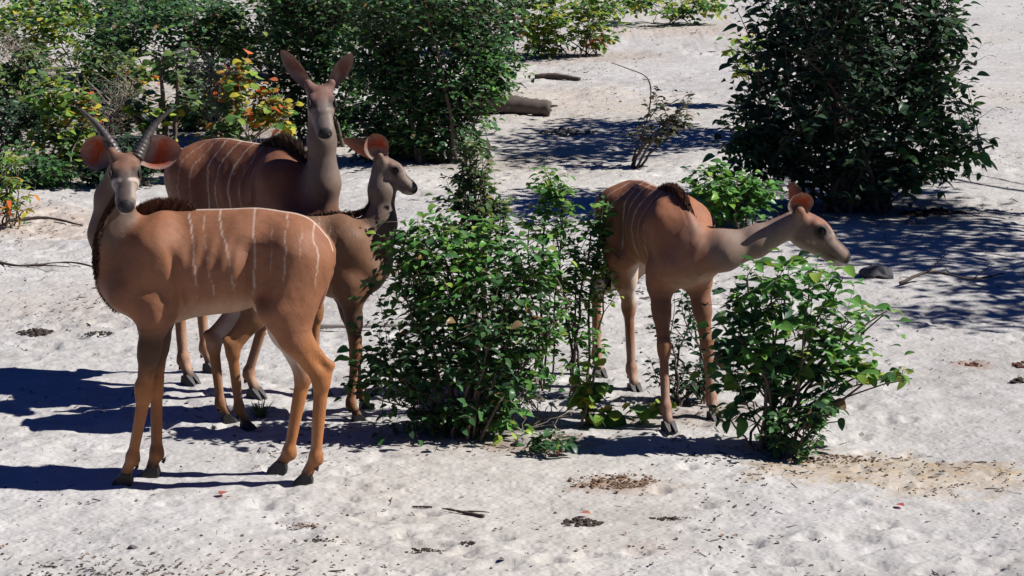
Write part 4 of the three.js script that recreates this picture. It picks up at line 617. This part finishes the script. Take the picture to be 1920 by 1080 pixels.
shrub({ name: 'thicket_bush', shape: T(SHAPES.bgL, [2], 'yellow'), seed: 51, label: 'dark bush at the top directly above the left ear of the cow', category: 'bush', tones: 'olive', leaf: { len: 0.095, shape: 'ovate' }, density: 15.86, stemsPer: 3, stemR: 0.016, foot: 0.3, own: 60, bark: 1, twigMax: 0.5, group: far });
shrub({ name: 'thicket_bush', shape: SHAPES.bgM, seed: 52, label: 'dark low bush behind the forked shrub and the autumn shrub', category: 'bush', tones: 'dark', leaf: { len: 0.085, shape: 'ovate' }, density: 20.74, stemsPer: 3, stemR: 0.016, foot: 0.3, own: 60, bark: 1, twigMax: 0.5, group: far });
shrub({ name: 'thicket_bush', shape: T(SHAPES.bgN, [2], 'autumn'), seed: 53, label: 'dark bush between the horns of the bull and the wide dark bush', category: 'bush', tones: 'olive', leaf: { len: 0.09, shape: 'ovate' }, density: 20.74, stemsPer: 3, stemR: 0.016, foot: 0.3, own: 60, bark: 1, twigMax: 0.5, group: far });
shrub({ name: 'thicket_bush', shape: SHAPES.bgO, seed: 54, label: 'yellow green bush against the left edge behind the pale green shrub', category: 'bush', tones: 'olive', leaf: { len: 0.09, shape: 'ovate' }, density: 15.86, stemsPer: 3, stemR: 0.016, foot: 0.3, own: 60, bark: 1, twigMax: 0.5, group: far });
shrub({ name: 'thicket_bush', shape: SHAPES.bgP, seed: 55, label: 'dark bush at the top behind the dense bush right of the cow', category: 'bush', tones: 'dark', leaf: { len: 0.095, shape: 'ovate' }, density: 15.86, stemsPer: 3, stemR: 0.016, foot: 0.3, own: 40, bark: 1, twigMax: 0.5, group: far });
shrub({ name: 'thicket_bush', shape: SHAPES.bgQ, seed: 56, label: 'farthest dark bush along the top left edge', category: 'bush', tones: 'deep', leaf: { len: 0.11, shape: 'ovate' }, density: 13.42, stemsPer: 3, stemR: 0.016, foot: 0.3, own: 30, bark: 1, twigMax: 0.5, group: far });
shrub({ name: 'thicket_bush', shape: SHAPES.bgR, seed: 57, label: 'low dark bush behind the ears of the small kudu', category: 'bush', tones: 'dark', leaf: { len: 0.075, shape: 'ovate' }, density: 14.64, stemsPer: 3, stemR: 0.016, foot: 0.3, own: 60, bark: 1, twigMax: 0.5, group: far });
shrub({ name: 'thicket_bush', shape: SHAPES.bgS, seed: 58, label: 'low dark bush on the sand right behind the head of the bull', category: 'bush', tones: 'dark', leaf: { len: 0.07, shape: 'ovate' }, density: 14.64, stemsPer: 4, foot: 0.2, own: 80, bark: 1, group: far });
shrub({ name: 'thicket_bush', shape: SHAPES.bgT, seed: 59, label: 'dark bush above the small shrub at the left edge', category: 'bush', tones: 'dark', leaf: { len: 0.075, shape: 'ovate' }, density: 18.3, stemsPer: 4, foot: 0.2, own: 60, bark: 1, group: far });
shrub({ name: 'big_dark_bush', seed: 60, label: 'tall dark bush standing behind the huge dark bush at the upper right', category: 'bush', tones: 'dark', group: far, shape: [[2.85, -21.0], [[0, 1.0, 0, 0.6, 0.5, 0.8, 1], [-0.2, 1.7, 0.5, 0.55, 0.45, 0.7, 1], [0.2, 2.1, -0.6, 0.6, 0.5, 0.8, 1], [0, 2.5, 0.4, 0.5, 0.4, 0.7, 0.8], [-0.3, 2.0, 1.2, 0.4, 0.35, 0.5, 0.7], [0, 0.5, -0.3, 0.6, 0.35, 0.6, 0.7]]], leaf: { len: 0.105 }, density: 10.98, stemsPer: 3, stemR: 0.02, foot: 0.3, own: 30, bark: 1, twigMax: 0.5, twigR: 1.6 });
shrub({ name: 'thicket_bush', shape: SHAPES.bgU, seed: 61, label: 'low dark bush at the foot of the pale green shrub near the left edge', category: 'bush', tones: 'deep', leaf: { len: 0.07, shape: 'ovate' }, density: 15.86, stemsPer: 4, foot: 0.2, own: 60, bark: 1, group: far });
shrub({ name: 'thicket_bush', shape: SHAPES.bgV, seed: 62, label: 'dark bush between the horns of the bull and its left ear', category: 'bush', tones: 'dark', leaf: { len: 0.07, shape: 'ovate' }, density: 15.86, stemsPer: 4, foot: 0.2, own: 60, bark: 1, group: far });
shrub({ name: 'thicket_bush', shape: T(SHAPES.bgW, [1], 'autumn'), seed: 63, label: 'olive bush behind the autumn shrub above the back of the cow', category: 'bush', tones: 'olive', leaf: { len: 0.07, shape: 'ovate' }, density: 15.86, stemsPer: 4, foot: 0.2, own: 60, bark: 2, group: far });
shrub({ name: 'dead_shrub', shape: SHAPES.deadA, seed: 71, label: 'bare grey twigs standing left of the horns of the bull', category: 'shrub', tones: 'dry', leaf: { len: 0.05, per: [1, 1] }, density: 7, stemsPer: 7, stemR: 0.006, twigShare: 1, twigR: 1.3, foot: 0.12, own: 20, bark: 2, group: 'dead shrubs' });
shrub({ name: 'dead_shrub', shape: SHAPES.deadB, seed: 72, label: 'bare grey twigs beside the yellow and orange leaves above the cow', category: 'shrub', tones: 'dry', leaf: { len: 0.05, per: [1, 1] }, density: 7, stemsPer: 7, stemR: 0.006, twigShare: 1, twigR: 1.3, foot: 0.12, own: 20, bark: 2, group: 'dead shrubs' });
shrub({ name: 'dead_shrub', shape: SHAPES.deadC, seed: 73, label: 'bare grey twigs near the top left edge', category: 'shrub', tones: 'dry', leaf: { len: 0.05, per: [1, 1] }, density: 7, stemsPer: 7, stemR: 0.006, twigShare: 1, twigR: 1.3, foot: 0.12, own: 20, bark: 2, group: 'dead shrubs' });
shrub({ name: 'dead_shrub', shape: SHAPES.deadD, seed: 74, label: 'dry broken twigs at the right foot of the middle bush', category: 'shrub', tones: 'dry', leaf: { len: 0.05, per: [1, 1] }, density: 6, stemsPer: 7, stemR: 0.006, twigShare: 1, twigR: 1.3, foot: 0.12, own: 20, bark: 2, group: 'dead shrubs' });
// the tree outside the frame to the right that throws the dappled shade on the sand
shrub({ name: 'shade_tree', seed: 46, label: 'spreading tree outside the picture on the right that shades the sand', category: 'tree', tones: 'deep', group: 'trees around the clearing', shape: [[6.6, -16.2], [[0, 3.5, 0.4, 1.0, 0.5, 1.1, 1], [-0.9, 3.1, -0.6, 0.8, 0.45, 0.8, 1], [0.9, 3.2, 1.4, 0.8, 0.4, 0.8, 1], [0.2, 3.9, -1.2, 0.9, 0.4, 0.9, 1], [-0.7, 2.8, 1.4, 0.6, 0.35, 0.7, 0.8], [0.2, 3.6, 2.4, 0.8, 0.4, 0.7, 0.8], [-0.6, 3.3, -2.2, 0.7, 0.35, 0.8, 0.9], [-0.4, 3.4, -3.6, 0.7, 0.35, 0.8, 0.9], [-1.3, 2.7, 0.3, 0.6, 0.3, 0.8, 0.8]]], leaf: { len: 0.12 }, density: 8.5, stemsPer: 3, stemR: 0.035, foot: 0.12, own: 0, bark: 1, twigMax: 0.6, twigR: 2 });
console.log('leaves', shrub.total, 'own', shrub.own);
// ------------------------------------------------------------------ lying on the sand
const scat = rng(77);
function lump(r, sy, seed, det = 2, rough = 0.45) { // an uneven clod or stone, flattened
  const g = new THREE.IcosahedronGeometry(r, det).deleteAttribute('uv'), p = g.attributes.position;
  for (let i = 0; i < p.count; i++) { const x = p.getX(i), y = p.getY(i), z = p.getZ(i), f = 1 + rough * fbm(x / r * 1.4 + seed, y / r * 1.4, z / r * 1.4, 3) + rough * 0.35 * noise(x / r * 5 + seed, y / r * 5, z / r * 5); p.setXYZ(i, x * f, y * f * sy, z * f); }
  g.computeVertexNormals(); return g;
}
function pile(w, d, h, n, seed, grain) { // many crumbs heaped over an oval
  const R = rng(seed), out = [];
  for (let i = 0; i < n; i++) { const a = R() * 6.283, q = Math.sqrt(R()), r = grain * (0.25 + 0.75 * R() * R()); out.push(lump(r, 0.35 + 0.4 * R(), seed + i, 1, 0.9).rotateY(R() * 6).translate(Math.cos(a) * q * w, r * 0.3 + h * (1 - q) * R(), Math.sin(a) * q * d)); }
  return mergeGeometries(out);
}
const soil = { dung: std(lin(0.05, 0.036, 0.027), 0.98), red: std(lin(0.11, 0.05, 0.03), 0.98), mulch: std(lin(0.16, 0.095, 0.055), 0.98), stone: std(lin(0.11, 0.10, 0.095), 0.9), grey: std(lin(0.22, 0.20, 0.18), 0.95), rock: std(lin(0.05, 0.05, 0.055), 0.9) };
const put = (m, x, z, dy = 0, ry = 0) => { m.position.set(x, groundH(x, z) + dy, z); m.rotation.y = ry; return m; };
for (const [x, z, w, d, h, n, gr, mt, nm, cat, label] of [
  [0.291, -9.676, 0.085, 0.05, 0.02, 26, 0.016, 'dung', 'dung_clod', 'dung', 'dark dung clod on the front sand, below the reddish crumbs'],
  [0.675, -9.751, 0.11, 0.022, 0.006, 24, 0.011, 'dung', 'dung_clod', 'dung', 'long thin line of dark dung right of the front clod'],
  [-0.367, -9.324, 0.085, 0.03, 0.008, 20, 0.012, 'dung', 'dung_clod', 'dung', 'flat dark dung crumbs at the bottom, left of the centre'],
  [-0.184, -9.366, 0.035, 0.015, 0.006, 8, 0.011, 'dung', 'dung_clod', 'dung', 'smallest dark crumb patch just right of the bottom dung'],
  [-2.715, -13.357, 0.105, 0.07, 0.03, 34, 0.018, 'dung', 'dung_clod', 'dung', 'dark dung heap at the left edge level with the chest of the bull'],
  [-2.339, -13.289, 0.08, 0.05, 0.015, 20, 0.013, 'dung', 'dung_clod', 'dung', 'thin dark dung patch between the left heap and the chest of the bull'],
  [2.483, -12.606, 0.075, 0.085, 0.035, 34, 0.019, 'red', 'dung_pile', 'dung', 'reddish brown dung pile on the open sand at the right'],
  [2.76, -12.606, 0.06, 0.06, 0.025, 20, 0.018, 'red', 'dung_pile', 'dung', 'reddish dung pile cut by the right edge, beside the larger pile'],
  [2.66, -12.225, 0.045, 0.04, 0.025, 12, 0.019, 'dung', 'dung_pile', 'dung', 'small dark dung pile near the right edge, in front of the reddish ones'],
  [-0.882, -9.669, 0.08, 0.045, 0.006, 22, 0.009, 'mulch', 'crumb_patch', 'litter', 'light brown crumbs on the sand below the hind hooves of the bull'],
  [-0.789, -9.45, 0.075, 0.02, 0.005, 16, 0.009, 'dung', 'crumb_patch', 'litter', 'dark line of crumbs nearest the bottom edge below the bull'],
  [0.45, -10.32, 0.2, 0.13, 0.012, 120, 0.010, 'mulch', 'crumb_patch', 'litter', 'wide patch of reddish brown crumbs in front of the seedlings'],
  [1.46, -10.72, 0.25, 0.07, 0.012, 60, 0.011, 'mulch', 'crumb_patch', 'litter', 'brown crumbs scattered right of the foot of the browsed shrub'],
  [3.1, -17.35, 0.26, 0.12, 0.05, 60, 0.035, 'dung', 'litter_heap', 'litter', 'dark heap of litter at the right foot of the huge dark bush'],
  [0.505, -21.4, 0.26, 0.12, 0.05, 40, 0.035, 'grey', 'litter_heap', 'litter', 'low heap of pale litter on the shaded sand right of the thicket'],
]) tag(put(mesh(numbered(nm), pile(w, d, h, n * 3, Math.round(x * 97 + 500), gr), soil[mt], scene), x, z), label, cat, cat === 'dung' ? 'dung on the sand' : 'litter on the sand');
for (const [x, z, r, sy, mt, label] of [
  [-1.534, -9.331, 0.019, 0.7, 'stone', 'small dark pebble alone near the bottom left'], [2.867, -16.975, 0.055, 0.7, 'grey', 'rounded stone on the shaded sand below the huge dark bush'], [2.3, -14.9, 0.105, 0.6, 'rock', 'dark rock in the shade just past the muzzle of the right kudu'],
  [0.13, -10.72, 0.035, 0.55, 'grey', 'pale flat stone beside the lowest plant'], [0.06, -10.98, 0.045, 0.7, 'grey', 'pale stone against the foot of the middle bush'], [3.28, -14.6, 0.07, 0.5, 'rock', 'flat dark stone in the shade at the right edge']])
  tag(put(mesh(numbered('stone'), lump(r, sy, x * 3, 3, 0.5), soil[mt], scene), x, z, r * 0.05), label, 'stone', 'stones on the sand');
// logs and sticks
const wood = [std(lin(0.095, 0.075, 0.062), 0.95), std(lin(0.07, 0.05, 0.04), 0.95), std(lin(0.36, 0.33, 0.30), 0.9)];
function stick(name, label, cat, pts, r0, r1, mt, sides = 7, forks = []) {
  const c = new THREE.CatmullRomCurve3(pts.map(([x, z, h]) => V(x - pts[0][0], groundH(x, z) + h, z - pts[0][1]))), n = 22, ps = c.getPoints(n), g = base(name, pts[0][0], 0, pts[0][1]);
  mesh(cat === 'log' ? 'trunk' : 'shaft', tube(ps, ps.map((_, i) => lerp(r0, r1, i / n) * (1 + (cat === 'log' ? 0.08 : 0.25) * noise(i * 0.7, r0 * 100, 3))), sides, cat === 'log' ? 0.16 : 0.35, Math.round(r0 * 1e4)), wood[mt], g);
  for (const [t, dx, dy, dz, r] of forks) { const a = c.getPoint(t), b = a.clone().add(V(dx, dy, dz)), m = a.clone().lerp(b, 0.5).add(V(0, 0.01, 0.006)); const q = [0, 0.25, 0.5, 0.75, 1].map((k) => bez(a, m, b, k)); mesh('side_branch', tube(q, q.map((_, i) => lerp(r, r * 0.4, i / 4)), 5, 0.3, 9), wood[mt], g); }
  tag(g, label, cat, cat === 'log' ? 'fallen logs' : 'sticks on the sand');
}
stick('fallen_log', 'weathered grey log lying right of the dense thicket', 'log', [[-0.6, -22.5, 0.08], [-0.15, -22.5, 0.09], [0.15, -22.45, 0.085], [0.36, -22.42, 0.07]], 0.105, 0.07, 0, 10, [[0.85, 0.16, 0.02, 0.03, 0.02], [0.7, 0.2, -0.03, 0.08, 0.018]]);
stick('fallen_log', 'small dark log on the far sand behind the weathered grey one', 'log', [[0.25, -25.5, 0.01], [0.45, -25.45, 0.03], [0.72, -25.35, 0.01]], 0.04, 0.022, 1, 8);
stick('pole', 'thin pale pole lying behind the hind leg of the bull', 'stick', [[-1.2, -13.4, 0.03], [-0.9, -13.38, 0.03], [-0.55, -13.4, 0.035]], 0.017, 0.013, 2);
stick('forked_stick', 'dark forked stick on the front sand left of the dung clod', 'stick', [[-0.30, -9.93, 0.008], [-0.24, -9.885, 0.01], [-0.19, -9.85, 0.008], [-0.12, -9.80, 0.006]], 0.003, 0.009, 1, 6, [[0.35, -0.05, 0.02, 0.03, 0.003], [0.5, 0.12, 0.004, 0.02, 0.005]]);
stick('short_stick', 'short dark stick left of the forked stick', 'stick', [[-0.43, -10.0, 0.006], [-0.39, -9.985, 0.007], [-0.345, -9.965, 0.005]], 0.004, 0.005, 1);
stick('fallen_branch', 'long dark branch on the sand at the left edge', 'stick', [[-3.5, -15.55, 0.004], [-3.2, -15.38, 0.012], [-2.9, -15.47, 0.006], [-2.55, -15.1, 0.004]], 0.009, 0.004, 1, 6, [[0.4, 0.3, 0.03, 0.2, 0.006]]);
stick('fallen_branch', 'dark branch with reddish leaves by the shrub at the left edge', 'stick', [[-3.6, -16.95, 0.02], [-3.35, -17.0, 0.03], [-3.05, -16.85, 0.008]], 0.016, 0.006, 1);
stick('fallen_branch', 'tangled dark branch in the shade right of the dark rock', 'stick', [[2.4, -14.6, 0.02], [2.62, -14.75, 0.06], [2.85, -14.7, 0.03], [3.1, -14.9, 0.02]], 0.01, 0.006, 1, 6, [[0.3, 0.12, 0.14, 0.05, 0.005], [0.5, -0.1, 0.12, 0.1, 0.004], [0.7, 0.15, 0.08, -0.1, 0.004]]);
stick('arching_twig', 'bare arching twig above the spindly sapling', 'twig', [[0.98, -19.45, 0.05], [1.12, -19.45, 0.5], [1.10, -19.45, 0.72], [0.93, -19.45, 0.82], [0.80, -19.45, 0.86]], 0.007, 0.003, 1, 6);
// single leaves that catch the eye
for (const [x, z, c, s, label] of [[-1.267, -10.053, [0.42, 0.10, 0.06], 0.05, 'fallen red leaf on the sand below the belly of the bull'], [1.678, -9.896, [0.4, 0.05, 0.04], 0.04, 'fallen bright red leaf on the sandy patch at the right'], [0.335, -9.8, [0.42, 0.14, 0.07], 0.045, 'fallen orange leaf just above the front dung clod'], [0.22, -10.75, [0.4, 0.17, 0.1], 0.06, 'fallen rust leaf right of the lowest plant'], [0.14, -11.0, [0.36, 0.11, 0.05], 0.06, 'fallen rust leaf under the round leaf seedling'], [-2.55, -14.6, [0.42, 0.09, 0.06], 0.05, 'fallen red leaf left of the neck of the bull']]) {
  const m = put(mesh(numbered('fallen_leaf'), leafShapes.round[0], leafMat(c), scene), x, z, 0.012, x * 9); m.scale.setScalar(s); m.rotation.z = 0.25; tag(m, label, 'leaf', 'fallen leaves');
}
{ // grass tuft by the hooves
  const R = rng(5), ps = [], ix = []; for (let i = 0; i < 90; i++) { const a = R() * 6.28, l = 0.04 + R() * 0.07, o = [Math.cos(a) * R() * 0.03, 0, Math.sin(a) * R() * 0.03], out = 0.3 + R(), w = 0.003, b = ps.length / 3, sx = -Math.sin(a) * w, sz = Math.cos(a) * w; for (const [t, k] of [[0, 1], [0, -1], [0.6, 0.8], [0.6, -0.8], [1, 0]]) ps.push(o[0] + Math.cos(a) * out * l * t + sx * k, l * (t - 0.3 * t * t * out), o[2] + Math.sin(a) * out * l * t + sz * k); ix.push(b, b + 1, b + 2, b + 1, b + 3, b + 2, b + 2, b + 3, b + 4); }
  tag(put(mesh('grass_tuft', geoFrom(ps, ix), leafMat([0.07, 0.15, 0.035]), scene), -1.245, -11.536), 'small green grass tuft on the sand by the hooves under the bull', 'grass');
}
{ // loose litter: dry leaf bits, twigs, crumbs, thicker under the shrubs
  const R = rng(99), kinds = [[leafShapes.ovate[2], 2300, 0.018, 0.03, [[0.13, 0.085, 0.055], [0.07, 0.05, 0.04], [0.20, 0.12, 0.07], [0.05, 0.04, 0.034]]], [tube([V(-0.5, 0, 0), V(-0.15, 0.03, 0.03), V(0.2, 0.0, -0.02), V(0.5, 0.02, 0.03)], [0.04, 0.045, 0.035, 0.02], 4), 1300, 0.025, 0.09, [[0.08, 0.06, 0.048], [0.16, 0.13, 0.11], [0.05, 0.038, 0.03]]], [lump(1, 0.6, 4, 1, 0.5), 3000, 0.003, 0.009, [[0.12, 0.095, 0.078], [0.2, 0.165, 0.14], [0.08, 0.065, 0.055]]]];
  const M = new THREE.Matrix4(), e = new THREE.Euler(), q = new THREE.Quaternion();
  kinds.forEach(([geo, n, s0, s1, cols], ki) => {
    const im = new THREE.InstancedMesh(geo, std(0xffffff, 0.95, { side: THREE.DoubleSide }), n); im.name = numbered('ground_litter'); im.castShadow = im.receiveShadow = true;
    for (let i = 0; i < n; i++) {
      let x, z; for (;;) {
        const d = 9 + 26 * Math.pow(R(), 1.7); z = -d; x = (R() - 0.5) * 0.5 * d; const p = PATCHES.reduce((a, P2) => Math.max(a, Math.abs(x - P2[0]) < P2[2] * 2 ? patchAmount(P2, x, z) : 0), 0);
        if (R() < 0.045 + 1.3 * p + 0.8 * sstep(0.12, 0.5, fbm(x * 1.1, z * 1.1, 12, 3))) break;
      }
      const s = lerp(s0, s1, R() * R()) * (1 + 0.03 * Math.max(0, -z - 12)), c = cols[Math.floor(R() * cols.length)], f = 0.7 + 0.6 * R();
      e.set((R() - 0.5) * 0.6, R() * 6.28, (R() - 0.5) * 0.6); M.compose(V(x, groundH(x, z) + (ki === 0 ? 0.006 : 0.003), z), q.setFromEuler(e), V(s, s, s)); im.setMatrixAt(i, M); im.setColorAt(i, lin(c[0] * f, c[1] * f, c[2] * f));
    }
    tag(im, ['dry brown leaf bits strewn over the pale sand', 'short dry twigs strewn over the pale sand', 'small dark crumbs strewn over the pale sand'][ki], 'litter', null, 'stuff'); scene.add(im);
  });
}
renderer.render(scene, camera);
